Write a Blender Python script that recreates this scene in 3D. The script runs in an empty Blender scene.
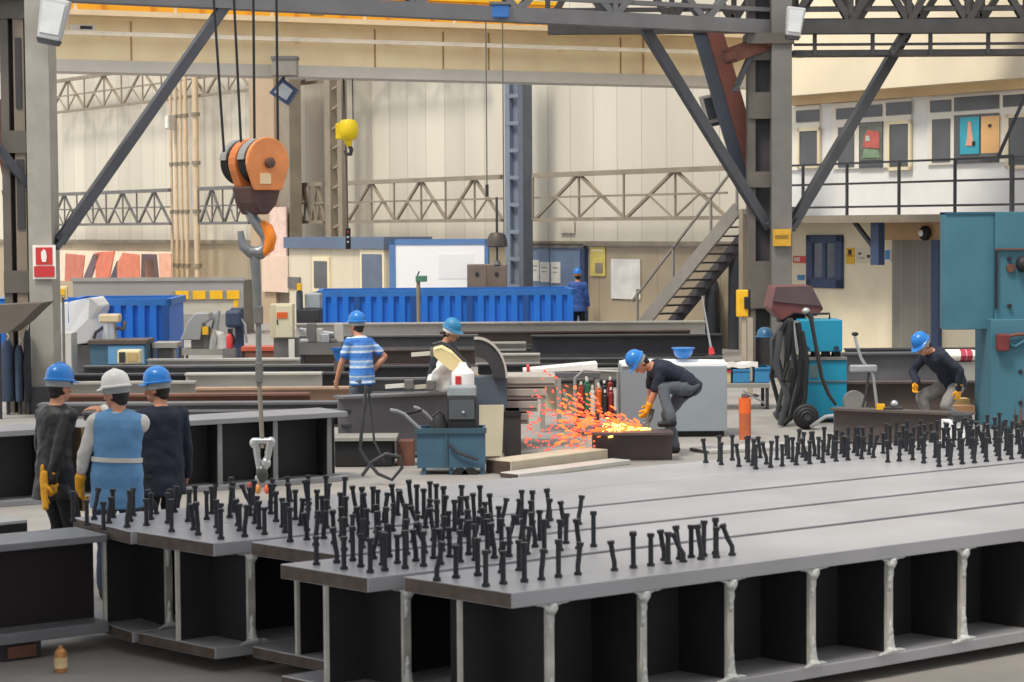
WORLD=1.12; SUN=3.2; SUNDIR=(-.40,-.50,1.1); EXPO=0.0
import bpy, bmesh, math, random
from mathutils import Vector, Matrix, noise
C = bpy.context.scene.collection
V = Vector
R = random.Random(11)
PI = math.pi

# ------------------------------------------------------------------ camera
F = 2200.0; CAMZ = 2.9
PITCH = math.atan(115 / F); ROLL = -0.0068
cam = bpy.data.cameras.new('camera'); cam.sensor_width = 36; cam.lens = F / 1024 * 36
cam.dof.use_dof = True; cam.dof.focus_distance = 27; cam.dof.aperture_fstop = 5.0
cam.clip_end = 400; cam.clip_start = .2
cam_o = bpy.data.objects.new('camera', cam); C.objects.link(cam_o)
RC = Matrix.Rotation(PI / 2 - PITCH, 3, 'X') @ Matrix.Rotation(ROLL, 3, 'Z')
cam_o.matrix_world = Matrix.Translation((0, 0, CAMZ)) @ RC.to_4x4()
bpy.context.scene.camera = cam_o
EYE = V((0, 0, CAMZ))

def ray(px, py): return RC @ V(((px - 512) / F, (341 - py) / F, -1))
def at(px, py, D):                       # the point seen at a pixel, at distance D
    r = ray(px, py); return EYE + r * (D / r.y)
def gz(px, py, z):                       # the point seen at a pixel, at height z
    r = ray(px, py); return EYE + r * ((z - CAMZ) / r.z)
def proj(p):
    q = RC.transposed() @ (V(p) - EYE); return (512 + F * q.x / -q.z, 341 - F * q.y / -q.z)
def g(px, D, z=0.0):                     # point at height z, distance D, in image column px
    x = (px - 512) / F * D
    for _ in range(3):
        x += (px - proj((x, D, z))[0]) * D / F
    return V((x, D, z))
def prect(x0, y0, x1, y1, D):
    a = at(x0, (y0 + y1) / 2, D).x; b = at(x1, (y0 + y1) / 2, D).x
    return a, b, at((x0 + x1) / 2, y1, D).z, at((x0 + x1) / 2, y0, D).z

# ------------------------------------------------------------------ materials
def lin(h):
    h = h.lstrip('#'); v = [int(h[i:i + 2], 16) / 255 for i in (0, 2, 4)]
    return [x / 12.92 if x <= .04045 else ((x + .055) / 1.055) ** 2.4 for x in v]
MATS = {}
def mat(name, col, rough=.6, metal=0.0, var=.12, scale=3.0, bump=0.0, emit=None, estr=0, spec=.5, col2=None, stretch=(1, 1, 1), thr=None):
    if name in MATS: return MATS[name]
    m = bpy.data.materials.new(name); m.use_nodes = True; nt = m.node_tree; N = nt.nodes; L = nt.links
    b = N['Principled BSDF']; c = lin(col)
    b.inputs['Roughness'].default_value = rough; b.inputs['Metallic'].default_value = metal
    b.inputs['Specular IOR Level'].default_value = spec
    tc = N.new('ShaderNodeTexCoord'); mp = N.new('ShaderNodeMapping'); mp.inputs['Scale'].default_value = stretch
    nz = N.new('ShaderNodeTexNoise'); nz.inputs['Scale'].default_value = scale; nz.inputs['Detail'].default_value = 5
    L.new(tc.outputs['Object'], mp.inputs['Vector']); L.new(mp.outputs['Vector'], nz.inputs['Vector'])
    rp = N.new('ShaderNodeValToRGB'); e = rp.color_ramp.elements
    lo, hi = thr or (.3, .7)
    e[0].position = lo; e[1].position = hi
    c2 = lin(col2) if col2 else [min(1, x * (1 + var)) for x in c]
    e[0].color = (*[x * (1 - var) for x in c], 1) if not col2 else (*c, 1)
    e[1].color = (*c2, 1)
    L.new(nz.outputs['Fac'], rp.inputs['Fac']); L.new(rp.outputs['Color'], b.inputs['Base Color'])
    if bump:
        bp = N.new('ShaderNodeBump'); bp.inputs['Strength'].default_value = bump; bp.inputs['Distance'].default_value = .02
        L.new(nz.outputs['Fac'], bp.inputs['Height']); L.new(bp.outputs['Normal'], b.inputs['Normal'])
    if emit:
        b.inputs['Emission Color'].default_value = (*lin(emit), 1); b.inputs['Emission Strength'].default_value = estr
    MATS[name] = m; return m

# ------------------------------------------------------------------ mesh builder
class MB:
    def __init__(s): s.bm = bmesh.new()
    def quad8(s, c):
        v = [s.bm.verts.new(p) for p in c]
        for f in ((0, 3, 2, 1), (4, 5, 6, 7), (0, 1, 5, 4), (1, 2, 6, 5), (2, 3, 7, 6), (3, 0, 4, 7)):
            s.bm.faces.new([v[i] for i in f])
        return s
    def box(s, x0, x1, y0, y1, z0, z1, k=0.0):   # k: shear of x with y
        return s.quad8([V((x0 + k * y0, y0, z0)), V((x1 + k * y0, y0, z0)), V((x1 + k * y1, y1, z0)), V((x0 + k * y1, y1, z0)),
                        V((x0 + k * y0, y0, z1)), V((x1 + k * y0, y0, z1)), V((x1 + k * y1, y1, z1)), V((x0 + k * y1, y1, z1))])
    def bar(s, p, q, w, h=None, up=(0, 0, 1)):
        p, q = V(p), V(q); h = h or w; d = (q - p).normalized(); up = V(up)
        if abs(d.dot(up)) > .98: up = V((0, 1, 0))
        r = d.cross(up).normalized(); u = r.cross(d)
        a, b = r * w / 2, u * h / 2
        return s.quad8([p - a - b, p + a - b, p + a + b, p - a + b, q - a - b, q + a - b, q + a + b, q - a + b])
    def loft(s, rings, caps=True):
        vs = [[s.bm.verts.new(p) for p in r] for r in rings]; n = len(vs[0])
        for a, b in zip(vs, vs[1:]):
            for i in range(n):
                s.bm.faces.new((a[i], a[(i + 1) % n], b[(i + 1) % n], b[i]))
        if caps:
            s.bm.faces.new(vs[0][::-1]); s.bm.faces.new(vs[-1])
        return s
    def pipe(s, pts, r, n=8, flat=1.0):
        pts = [V(p) for p in pts]; rs = r if isinstance(r, (list, tuple)) else [r] * len(pts)
        rings = []; u = None
        for i, p in enumerate(pts):
            d = (pts[min(i + 1, len(pts) - 1)] - pts[max(i - 1, 0)]).normalized()
            if u is None:
                u = d.orthogonal().normalized()
            u = (u - d * u.dot(d)).normalized(); w = d.cross(u)
            rings.append([p + (u * math.cos(2 * PI * k / n) + w * math.sin(2 * PI * k / n) * flat) * rs[i] for k in range(n)])
        return s.loft(rings)
    def cyl(s, p, q, r, r2=None, n=16): return s.pipe([p, q], [r, r if r2 is None else r2], n)
    def lathe(s, prof, n=20, M=Matrix()):
        return s.loft([[M @ V((max(r, 1e-4) * math.cos(2 * PI * k / n), max(r, 1e-4) * math.sin(2 * PI * k / n), z)) for k in range(n)] for r, z in prof])
    def prism(s, poly, M, d):            # polygon in local xy pushed along local z by d
        return s.loft([[M @ V((x, y, 0)) for x, y in poly], [M @ V((x, y, d)) for x, y in poly]])
    def ell(s, c, r, M=None, n=14):
        r = V(r) if not isinstance(r, (int, float)) else V((r, r, r)); T = Matrix.Translation(V(c)) @ (M.to_4x4() if M else Matrix()) @ Matrix.Diagonal((*r, 1))
        bmesh.ops.create_uvsphere(s.bm, u_segments=n, v_segments=max(6, n // 2 + 1), radius=1, matrix=T); return s
    def cap(s, p, q, r1, r2, n=12):      # tapered limb with round ends
        s.ell(p, r1, n=n); s.ell(q, r2, n=n)
        if (V(p) - V(q)).length > 1e-4: s.cyl(p, q, r1, r2, n)
        return s
    def build(s, name, m, parent=None, smooth=False, bevel=0.0, tag=None):
        bmesh.ops.recalc_face_normals(s.bm, faces=s.bm.faces)
        me = bpy.data.meshes.new(name); s.bm.to_mesh(me); s.bm.free(); me.materials.append(m)
        if smooth:
            me.polygons.foreach_set('use_smooth', [True] * len(me.polygons)); me.set_sharp_from_angle(angle=.7)
        o = bpy.data.objects.new(name, me); C.objects.link(o)
        if parent: o.parent = parent
        if bevel:
            b = o.modifiers.new('b', 'BEVEL'); b.width = bevel; b.segments = 2; b.limit_method = 'ANGLE'
        if tag: settag(o, *tag)
        return o

def settag(o, label=None, cat=None, group=None, kind=None):
    if label: o['label'] = label
    if cat: o['category'] = cat
    if group: o['group'] = group
    if kind: o['kind'] = kind
    return o
def thing(name, label, cat, loc=(0, 0, 0), rz=0.0, group=None, kind=None):
    o = bpy.data.objects.new(name, None); C.objects.link(o); o.empty_display_size = .1
    o.location = loc; o.rotation_euler = (0, 0, rz)
    return settag(o, label, cat, group, kind)
def struct(o):
    o['kind'] = 'structure'; return o
def dup(root, loc=None, rz=None, label=None):
    r = root.copy(); C.objects.link(r)
    if loc is not None: r.location = loc
    if rz is not None: r.rotation_euler = (0, 0, rz)
    if label: r['label'] = label
    for ch in root.children:
        c = ch.copy(); C.objects.link(c); c.parent = r
        for gch in ch.children:
            d = gch.copy(); C.objects.link(d); d.parent = c
    return r
def fuse(mb, name, m, parent, vox=.012, it=4, disp=0.0, dsize=.12):   # melt overlapping volumes into one skin
    o = mb.build(name + '_raw', m)
    r = o.modifiers.new('r', 'REMESH'); r.mode = 'VOXEL'; r.voxel_size = vox; r.use_smooth_shade = True
    if it:
        k = o.modifiers.new('s', 'SMOOTH'); k.iterations = it; k.factor = .5
    if disp:
        t = bpy.data.textures.get('folds_%g' % dsize) or bpy.data.textures.new('folds_%g' % dsize, 'CLOUDS'); t.noise_scale = dsize; t.noise_depth = 1
        d = o.modifiers.new('d', 'DISPLACE'); d.texture = t; d.strength = disp; d.mid_level = .5; d.texture_coords = 'LOCAL'
    dg = bpy.context.evaluated_depsgraph_get(); dg.update()
    me = bpy.data.meshes.new_from_object(o.evaluated_get(dg)); me.name = name
    old = o.data; bpy.data.objects.remove(o); bpy.data.meshes.remove(old)
    me.polygons.foreach_set('use_smooth', [True] * len(me.polygons))
    if not me.materials: me.materials.append(m)
    n = bpy.data.objects.new(name, me); C.objects.link(n); n.parent = parent
    return n
# ------------------------------------------------------------------ light, sky
w = bpy.data.worlds.new('overcast'); bpy.context.scene.world = w; w.use_nodes = True
w.node_tree.nodes['Background'].inputs[0].default_value = (.97, .98, 1.0, 1); w.node_tree.nodes['Background'].inputs[1].default_value = WORLD
sl = bpy.data.lights.new('sun', 'SUN'); sl.energy = SUN; sl.angle = math.radians(14); sl.color = (1.0, .93, .80)
so = bpy.data.objects.new('sun', sl); C.objects.link(so)
so.rotation_euler = (-V(SUNDIR)).to_track_quat('-Z', 'Y').to_euler()
vs = bpy.context.scene.view_settings
vs.view_transform = 'Standard'; vs.look = 'None'; vs.exposure = EXPO; vs.gamma = 1; vs.use_curve_mapping = False

# ------------------------------------------------------------------ materials used in many places
M_floor = mat('concrete_floor', '#8f8b87', .7, 0, .16, 1.1, .05)
M_tan = mat('crane_paint', '#fde4ba', .55, 0, .10, 1.6)
M_greysteel = mat('grey_steel', '#6d6b6a', .6, .1, .2, 2.5, .05)
M_colgrey = mat('column_paint', '#9a978f', .7, 0, .16, 2.2, .04)
M_darksteel = mat('dark_steel', '#3a3a3e', .5, .2, .25, 3, .03)
M_truss = mat('truss_paint', '#403f40', .6, .1, .2, 3)
M_wallsteel = mat('wall_steel', '#8a8070', .7, 0, .15, 2)
M_rust = mat('rust_steel', '#6b4438', .75, 0, .25, 4, .05)
M_white = mat('white_paint', '#ececec', .6, 0, .04, 2)
M_cream = mat('cream_paint', '#ece0c4', .7, 0, .07, 1.5)
M_black = mat('black_rubber', '#191a1d', .6, 0, .2, 5)
M_glass = mat('dark_glass', '#55575a', .12, 0, .15, 2)
M_blueplate = mat('blue_mark', '#3d86b8', .5)
M_yellow = mat('yellow_paint', '#e9b51c', .5, 0, .1, 5)
M_red = mat('red_paint', '#c23336', .5, 0, .08, 6)
M_orange = mat('orange_paint', '#e0662a', .5, 0, .1, 5)
M_chrome = mat('bright_steel', '#b9bcbf', .3, .7, .1, 6)

# ------------------------------------------------------------------ wall frame: t along the wall, d out of it
WO = V((4.916, 52, 0)); WW = V((.564, -.826, 0)).normalized(); WI = V((-WW.y, WW.x, 0)); WANG = math.atan2(WW.y, WW.x)
def wpx(px, py, d=0.0):
    r = ray(px, py); k = ((WO - WI * d) - EYE).dot(WI) / r.dot(WI); P = EYE + r * k
    return (P - WO).dot(WW), P.z
def wl(t, d=0.0, z=0.0): return WO + WW * t - WI * d + V((0, 0, z))
def wrect(x0, y0, x1, y1, d=0.0):
    ym, xm = (y0 + y1) / 2, (x0 + x1) / 2
    return wpx(x0, ym, d)[0], wpx(x1, ym, d)[0], wpx(xm, y1, d)[1], wpx(xm, y0, d)[1]
def wthing(name, label, cat, t, d, z=0.0, group=None, kind=None): return thing(name, label, cat, wl(t, d, z), WANG, group, kind)

def panelmat(name, col, dark, pitch, wid=.02, var=.07, scale=.6, line=.55):
    m = mat(name, col, .7, 0, var, scale, 0, stretch=(1, 1, .25)); nt = m.node_tree; N = nt.nodes; L = nt.links
    b = N['Principled BSDF']; src = b.inputs['Base Color'].links[0].from_socket
    sx = N.new('ShaderNodeSeparateXYZ'); tc = N.new('ShaderNodeTexCoord'); L.new(tc.outputs['Object'], sx.inputs[0])
    a = N.new('ShaderNodeMath'); a.operation = 'DIVIDE'; a.inputs[1].default_value = pitch; L.new(sx.outputs['X'], a.inputs[0])
    f = N.new('ShaderNodeMath'); f.operation = 'FRACT'; L.new(a.outputs[0], f.inputs[0])
    c = N.new('ShaderNodeMath'); c.operation = 'LESS_THAN'; c.inputs[1].default_value = wid / pitch; L.new(f.outputs[0], c.inputs[0])
    # every panel its own tone
    fl = N.new('ShaderNodeMath'); fl.operation = 'FLOOR'; L.new(a.outputs[0], fl.inputs[0])
    wn = N.new('ShaderNodeTexWhiteNoise'); wn.noise_dimensions = '1D'; L.new(fl.outputs[0], wn.inputs['W'])
    mr = N.new('ShaderNodeMapRange'); mr.inputs['To Min'].default_value = .88; mr.inputs['To Max'].default_value = 1.04; L.new(wn.outputs['Value'], mr.inputs[0])
    mul = N.new('ShaderNodeMixRGB'); mul.blend_type = 'MULTIPLY'; mul.inputs[0].default_value = 1; L.new(src, mul.inputs[1]); L.new(mr.outputs[0], mul.inputs[2])
    mx = N.new('ShaderNodeMixRGB'); L.new(c.outputs[0], mx.inputs[0]); L.new(mul.outputs[0], mx.inputs[1]); mx.inputs[2].default_value = (*lin(dark), 1)
    L.new(mx.outputs[0], b.inputs['Base Color']); return m
M_panel = panelmat('wall_panels', '#d2ccbd', '#9a9286', 1.0)
M_lower = panelmat('wall_lower', '#b8a88e', '#8a7c68', 2.4)

# floor
struct(MB().box(-75, 45, 4, 115, -.3, 0).build('floor', M_floor))

# back wall and the building front, in the wall's own frame
TL = -62; TM = wpx(789, 150)[0]; TR = 20
wb = MB().box(TL, TM, 0, .3, 2.36, 14).build('wall_back', M_panel); wb.location = WO; wb.rotation_euler.z = WANG; struct(wb)
lo = MB().box(TL, TM, 0.02, .3, 0, 2.36).build('lower_panel', M_lower, wb)
ba = MB().box(TL, TM, -.1, .02, 2.39, 2.5).build('rail', M_wallsteel, wb)
wm = MB().box(TM, TR, 0, .3, 3.0, 5.8).build('wall_gallery', M_white); wm.location = WO; wm.rotation_euler.z = WANG; struct(wm)
mlow = MB().box(TM, TR, 0, .3, 0, 3.0).build('wall_ground', M_cream); mlow.location = WO; mlow.rotation_euler.z = WANG; struct(mlow)
M_soffit = mat('soffit_paint', '#efe2c8', .7, 0, .06, .8)
wu = MB().box(TM + .2, TR, -.55, .3, 5.75, 13).build('wall_upper', M_soffit); wu.location = WO; wu.rotation_euler.z = WANG; struct(wu)
M_soffit_shade = mat('soffit_shade_band', '#d8bd90', .7, 0, .08, 1.0)  # tan tone paints the shadow on the soffit underside
MB().box(TM + .2, TR, -.2, 0, 5.56, 5.75).build('band', M_soffit_shade, wu)
# unseen partial roof, added to shade the near girders and their front faces
sroof = struct(MB().box(-34, -3.1, -12, 13.6, 10.2, 10.5).build('shade_roof', M_wallsteel)); sroof2 = MB().box(-3.1, 30, -12, 8.5, 10.2, 10.5).build('panel', M_wallsteel, sroof)
# gallery slab
sb = MB().box(TM - .3, TR, -1.15, 0, 2.92, 3.08).build('trim_1', M_wallsteel); sb.location = WO; sb.rotation_euler.z = WANG; struct(sb)

# gallery railing
t0 = wpx(792, 180, 1.1)[0]
gr = wthing('gallery_railing', 'thin dark metal railing along the white upper floor gallery', 'railing', 0, 1.1)
for nm, py in (('top_rail', 161), ('middle_rail', 182), ('bottom_rail', 206)):
    z = wpx(910, py, 1.1)[1]
    MB().bar((t0, 0, z), (TR, 0, z), .045).build(nm, M_darksteel, gr)
post = None
for px in (803, 847, 899, 955):
    t = wpx(px, 180, 1.1)[0]; z1 = wpx(910, 161, 1.1)[1]
    MB().bar((t, 0, 3.08), (t, 0, z1), .05).build('post', M_darksteel, gr)
ta = wpx(998, 157, 1.1); tb = wpx(1027, 92, 1.1); t2 = wpx(1012, 180, 1.1)[0]
MB().bar((t2, 0, 3.08), (t2, 0, ta[1] + .02), .07).build('post', M_darksteel, gr)
MB().bar((ta[0], 0, ta[1]), (t2, 0, ta[1]), .07).build('cap_rail', M_darksteel, gr)
MB().bar((ta[0], 0, ta[1]), (tb[0], 0, tb[1]), .05).build('brace', M_darksteel, gr)

# gallery windows: a frame with its panes
M_frame = mat('window_frame_paint', '#ebe6da', .5, 0, .04, 3)
M_framey = mat('cream_casement', '#e9dcbb', .5, 0, .05, 3)
def gwindow(n, rect, panes, casements):
    f = wthing('window_%d' % n, None, None, 0, 0, kind='structure')
    x0, x1, z0, z1 = wrect(*rect, 0)
    MB().box(x0, x1, -.05, .02, z0, z1).build('frame', M_frame, f)
    for r in panes:
        a, b, c, d = wrect(*r, .06); MB().box(a, b, -.065, -.045, c, d).build('pane', M_glass, f)
    for r in casements:
        a, b, c, d = wrect(*r, .06); q = .07
        m = MB()
        m.box(a - q, a, -.09, -.04, c - q, d + q).box(b, b + q, -.09, -.04, c - q, d + q).box(a - q, b + q, -.09, -.04, d, d + q).box(a - q, b + q, -.09, -.04, c - q, c)
        m.build('casement', M_framey, f)
gwindow(1, (792, 106, 821, 170), [(796, 110, 819, 122), (800, 131, 818, 165)], [(800, 131, 818, 165)])
gwindow(2, (834, 101, 912, 168), [(836, 108, 856, 119), (858, 105, 882, 117), (886, 102, 911, 115), (838, 127, 854, 167), (859, 122, 883, 168), (890, 124, 909, 167)], [(890, 124, 909, 167)])
gwindow(3, (929, 94, 1040, 163), [(930, 100, 951, 112), (954, 96, 999, 110), (1003, 94, 1040, 106), (932, 119, 950, 162), (954, 114, 999, 163), (1009, 117, 1040, 165)], [(1009, 117, 1040, 165)])
def wcard(name, label, cat, rect, d, m, th=.02, group=None):
    a, b, c, dd = wrect(*rect, d); o = wthing(name, label, cat, (a + b) / 2, d, c, group); hw = (b - a) / 2
    return o, hw, dd - c, MB().box(-hw, hw, 0, th, 0, dd - c).build('sheet', m, o)
def blob_mb(pts, y0, y1):
    return MB().prism(pts, Matrix(((1, 0, 0, 0), (0, 0, 1, y0), (0, 1, 0, 0), (0, 0, 0, 1))), y1 - y0)
o, hw, h, _ = wcard('poster', 'dark poster with a red and green patch in a gallery window', 'poster', (860, 123, 882, 160), .09, mat('poster_dark', '#6a6f66', .5, 0, .3, 4))
blob_mb([(-hw * .7, h * .35), (hw * .8, h * .3), (hw * .8, h * .75), (-.1, h * .82), (-hw * .6, h * .62)], -.012, 0).build('red_patch', mat('poster_red', '#c0625a', .5, 0, .2, 6), o)
blob_mb([(-hw * .8, h * .06), (hw * .8, h * .06), (hw * .7, h * .25), (-hw * .6, h * .32)], -.012, 0).build('green_patch', mat('poster_green', '#7f9a7c', .5, 0, .2, 6), o)
blob_mb([(-hw * .45, h * .52), (-hw * .05, h * .52), (-hw * .1, h * .66), (-hw * .4, h * .66)], -.02, 0).build('pale_spot', mat('poster_pale', '#b9cdbf', .5), o)
o, hw, h, _ = wcard('poster', 'turquoise poster with a tall pink shape in a gallery window', 'poster', (960, 117, 979, 154), .09, mat('poster_turquoise', '#3aa6bd', .5, 0, .08, 3))
blob_mb([(-hw * .35, h * .22), (hw * .45, h * .22), (hw * .3, h * .55), (hw * .15, h * .88), (-hw * .1, h * .88), (-hw * .2, h * .5)], -.012, 0).build('pink_shape', mat('poster_pink', '#e2a48c', .5, 0, .15, 8), o)
blob_mb([(hw * .35, h * .22), (hw * .6, h * .22), (hw * .6, h * .34), (hw * .35, h * .34)], -.02, 0).build('dark_mark', M_black, o)
o, hw, h, _ = wcard('board', 'pale orange panel beside the turquoise poster in a gallery window', 'board', (981, 116, 999, 153), .09, mat('board_orange', '#e5b67c', .5, 0, .06, 3))
MB().box(-.04, .04, -.015, 0, h * .7, h * .78).build('hook', M_darksteel, o)
MB().box(-hw, hw, -.04, .02, -.08, 0).build('ledge', M_greysteel, o)

# ground floor window, door, marks on the cream wall
M_bluepaint = mat('dark_blue_paint', '#39496b', .5, 0, .1, 4)
f = wthing('window_4', None, None, 0, 0, kind='structure')
x0, x1, z0, z1 = wrect(808, 235, 844, 288, 0)
q = .22
m = MB(); m.box(x0, x0 + q, -.08, .02, z0, z1).box(x1 - q, x1, -.08, .02, z0, z1).box(x0, x1, -.08, .02, z1 - q * .8, z1).box(x0, x1, -.08, .02, z0, z0 + q)
m.box((x0 + x1) / 2 - .06, (x0 + x1) / 2 + .06, -.07, .02, z0, z1); m.build('frame', M_bluepaint, f, bevel=.03)
MB().box(x0 + .05, x1 - .05, -.03, .0, z0 + .05, z1 - .05).build('pane', mat('window_pane', '#5a6270', .15, 0, .2, 2), f)
f = wthing('door_1', None, None, 0, 0, kind='structure')
x0, x1, z0, z1 = wrect(893, 240, 935, 356, 0)
MB().box(x0, x1, -.03, .1, 0, z1).build('shutter', panelmat('shutter_grey', '#8d8880', '#7d7870', .12, .015), f)
a, b, _, _ = wrect(935, 240, 942, 356, 0)
MB().box(a, b, -.12, .02, 0, z1).build('jamb', M_bluepaint, f)
MB().box(x0 - .25, x1 + .5, -.02, .02, z1, 2.92).build('lintel', mat('tan_wall', '#c9a57c', .7, 0, .08, 2), f)
# hanging bracket under the gallery
a, b, c, d = wrect(873, 222, 880, 265, .8)
o = wthing('gallery_bracket', 'dark steel drop post with a diagonal stay under the gallery', 'bracket', (a + b) / 2, .8)
MB().box(-.12, .12, -.06, .12, c, 2.93).build('post', M_bluepaint, o)
s0 = wpx(852, 220, .8)
MB().bar((s0[0] - (a + b) / 2, .03, s0[1]), (-.1, .03, wpx(873, 248, .8)[1]), .08).build('stay', M_darksteel, o)
# notices on the cream wall
def notice(label, rect, m, marks=(), cat='sign', name='wall_notice', d=.02):
    o, hw, h, _ = wcard(name, label, cat, rect, d, m)
    for (x0, y0, x1, y1, mm) in marks:
        MB().box(-hw + 2 * hw * x0, -hw + 2 * hw * x1, -.008, .005, h * y0, h * y1).build('mark', mm, o)
    return o
M_paper = mat('paper_white', '#e9e6df', .7)
notice('red and white notice beside the blue framed window', (793, 256, 806, 263), mat('notice_red', '#d8574b', .6), [(.1, .25, .2, .8, M_paper), (.26, .25, .36, .8, M_paper), (.44, .2, .52, .8, M_paper)])
notice('small blue square notice below the red notice', (796, 275, 804, 280), M_blueplate, [(.05, .05, .2, .95, M_paper)])
notice('tall yellow warning notice right of the blue framed window', (846, 248, 854, 264), M_yellow, [(.3, .58, .7, .9, M_black), (.1, .48, .9, .53, M_black)])
notice('white paper notice with dark blots on cream wall', (856, 248, 873, 263), mat('paper_old', '#dcd2bf', .7), [(.15, .55, .3, .7, M_darksteel), (.66, .35, .82, .55, M_black), (.25, .3, .5, .36, M_greysteel)])
notice('white sign with blue square beside the grey shutter', (884, 249, 891, 262), M_paper, [(.2, .2, .85, .9, M_blueplate)])
o = wthing('wall_lamp', 'small dark round lamp above the grey shutter', 'lamp', *(lambda r: (r[0], .02, r[1]))(wpx(929, 233, .02)))
MB().ell((0, -.12, 0), (.13, .13, .16)).build('housing', M_black, o, smooth=True)
MB().ell((0, -.24, .0), (.06, .05, .07)).build('lens', M_white, o, smooth=True)

# ------------------------------------------------------------------ lattice girders fixed along the wall
def lattice(name, label, xa, xb, zb, zt, d, bay, m, depth=.35, group=None, kind='thing'):
    o = wthing(name, label, 'lattice girder', xa, d, 0, group)
    Lh = xb - xa
    for nm, z, wd in (('top_chord', zt, .12), ('bottom_chord', zb, .09), ('middle_rod', (zt + zb) / 2, .05)):
        MB().bar((0, 0, z), (Lh, 0, z), wd).build(nm, m, o)
    n = max(2, round(Lh / bay)); s = Lh / n
    for i in range(n):
        mb = MB(); x = i * s
        mb.bar((x, .02, zb), (x + s / 2, .02, zt), .07).bar((x + s / 2, .02, zt), (x + s, .02, zb), .07)
        mb.bar((x + s / 2, .03, zt), (x + s / 2, .03, zb), .045)
        zm = (zt + zb) / 2; mb.bar((x + s * .25, -.02, zm), (x + s / 2, -.02, zb), .04).bar((x + s * .75, -.02, zm), (x + s / 2, -.02, zb), .04).bar((x, -.03, zt), (x, -.03, zb), .045)
        mb.build('web_brace', m, o)
    return o
tz = wpx(600, 173, 1)[1]; tb_ = wpx(600, 219, 1)[1]
lattice('lattice_girder', 'pale lattice girder on the wall from blue-grey post to stair top', wpx(534, 200, 1)[0], wpx(727, 200, 1)[0], tb_, tz, 1, 3.2, M_wallsteel)
lattice('lattice_girder', 'pale lattice girder on the wall left of the blue-grey post', wpx(347, 200, 1)[0], wpx(502, 200, 1)[0], tb_, tz, 1, 3.2, M_wallsteel)
lattice('lattice_girder', 'lattice girder on the wall between concrete pillar and ladder post', wpx(297, 200, 1)[0], wpx(324, 200, 1)[0], tb_, tz, 1, 2.6, M_wallsteel)
lattice('lattice_girder', 'lattice girder on the wall left of the pipe bundle', wpx(50, 200, 1)[0], wpx(170, 200, 1)[0], tb_, tz, 1, 2.8, M_greysteel)
lattice('lattice_girder', 'lattice girder on the wall just behind the orange hook block', wpx(199, 200, 1)[0], wpx(249, 200, 1)[0], tb_, tz, 1, 2.6, M_greysteel)
zt2, zb2 = wpx(120, 72, .6)[1], wpx(120, 105, .6)[1]
lattice('lattice_girder', 'upper lattice girder tucked under the tan crane bridge', wpx(50, 90, .6)[0], wpx(478, 90, .6)[0], zb2, zt2, .6, 3.2, M_wallsteel)
# curved-down left end and low rail over the wall
# ------------------------------------------------------------------ posts on the wall
def wallpost(name, label, x0, x1, ytop, d, m, cat='column', depth=.3, zt=8.5):
    a, b, _, _ = wrect(x0, ytop, x1, 300, d); o = wthing(name, label, cat, (a + b) / 2, d); h = (b - a) / 2
    return o, h
o, h = wallpost('wall_post', 'blue-grey steel channel post in the middle of the back wall', 505, 523, 80, 1.2, None)
M_bgrey = mat('blue_grey_steel', '#76808f', .55, .1, .12, 3)
MB().box(-h, -h * .45, 0, .3, 0, 8).build('flange', M_bgrey, o)
MB().box(h * .45, h, 0, .3, 0, 8).build('flange', mat('dark_flange', '#5c616b', .55, .1, .1, 3), o)
MB().box(-h * .5, h * .5, .12, .2, 0, 8).build('web', M_bgrey, o)
for k in range(11): MB().box(-h * .6, h * .6, -.01, .04, .6 + k * .7, .7 + k * .7).build('batten', M_bgrey, o)
o, h = wallpost('ladder_post', 'slim grey ladder post on the back wall behind the yellow hook', 325, 342, 75, 1.2, None)
MB().box(-h, -h * .35, 0, .25, 0, 8).build('post', M_wallsteel, o)
MB().box(h * .55, h, 0, .2, 0, 8).build('post', M_wallsteel, o)
for k in range(13): MB().bar((-h * .9, .1, .5 + k * .58), (h * .9, .1, .72 + k * .58), .07).build('rung', M_wallsteel, o)
o, h = wallpost('concrete_pillar', 'broad beige pillar on the back wall behind the hook block', 250, 287, 75, 1.8, None)
M_pil = mat('pillar_paint', '#b09a80', .8, 0, .1, .8)
MB().box(-h, h * .35, 0, .5, 0, 9).build('shaft', M_pil, o)
MB().box(h * .35, h, .1, .5, 0, 9).build('side_flange', M_wallsteel, o)
a, b, c, d = wrect(270, 207, 286, 258, 1.85)
MB().box(a - wl(0).x * 0 - wpx(268.5, 200, 1.8)[0], b - wpx(268.5, 200, 1.8)[0], -.05, 0, c, d).build('chart', mat('pink_chart', '#dcc0b4', .7, 0, .15, 7), o)
a, b, c, d = wrect(262, 256, 288, 292, 1.9)
MB().box(a - wpx(268.5, 200, 1.8)[0], b - wpx(268.5, 200, 1.8)[0], -.1, 0, c, d).build('panel', mat('pink_panel', '#dcc3b0', .7, 0, .06, 3), o)
for i, (px, wpx_) in enumerate(((171, 3), (176, 3.5), (181, 3), (186, 4), (196, 6))):
    t, _ = wpx(px, 150, .8); r = wpx_ / 2 / 30
    o = wthing('wall_pipe', ['thin tan pipe first from the dark column on back wall', 'tan pipe second in the bundle of five on the back wall', 'tan pipe in the middle of the five on the back wall', 'tan pipe fourth in the bundle of five on the back wall', 'thickest tan pipe of the bundle nearest the hook block'][i], 'pipe', t, .8, 0, 'pipe bundle on the back wall')
    MB().cyl((0, 0, .0), (0, 0, 8.4), r).build('tube', mat('pipe_tan', '#cdb697', .6, 0, .1, 3), o, smooth=True)
    for z in (1.6, 3.4, 5.0, 6.6): MB().cyl((0, 0, z), (0, 0, z + .12), r * 1.5).build('collar', M_wallsteel, o, smooth=True)
t, z = wpx(171, 122, 1.0)
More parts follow.
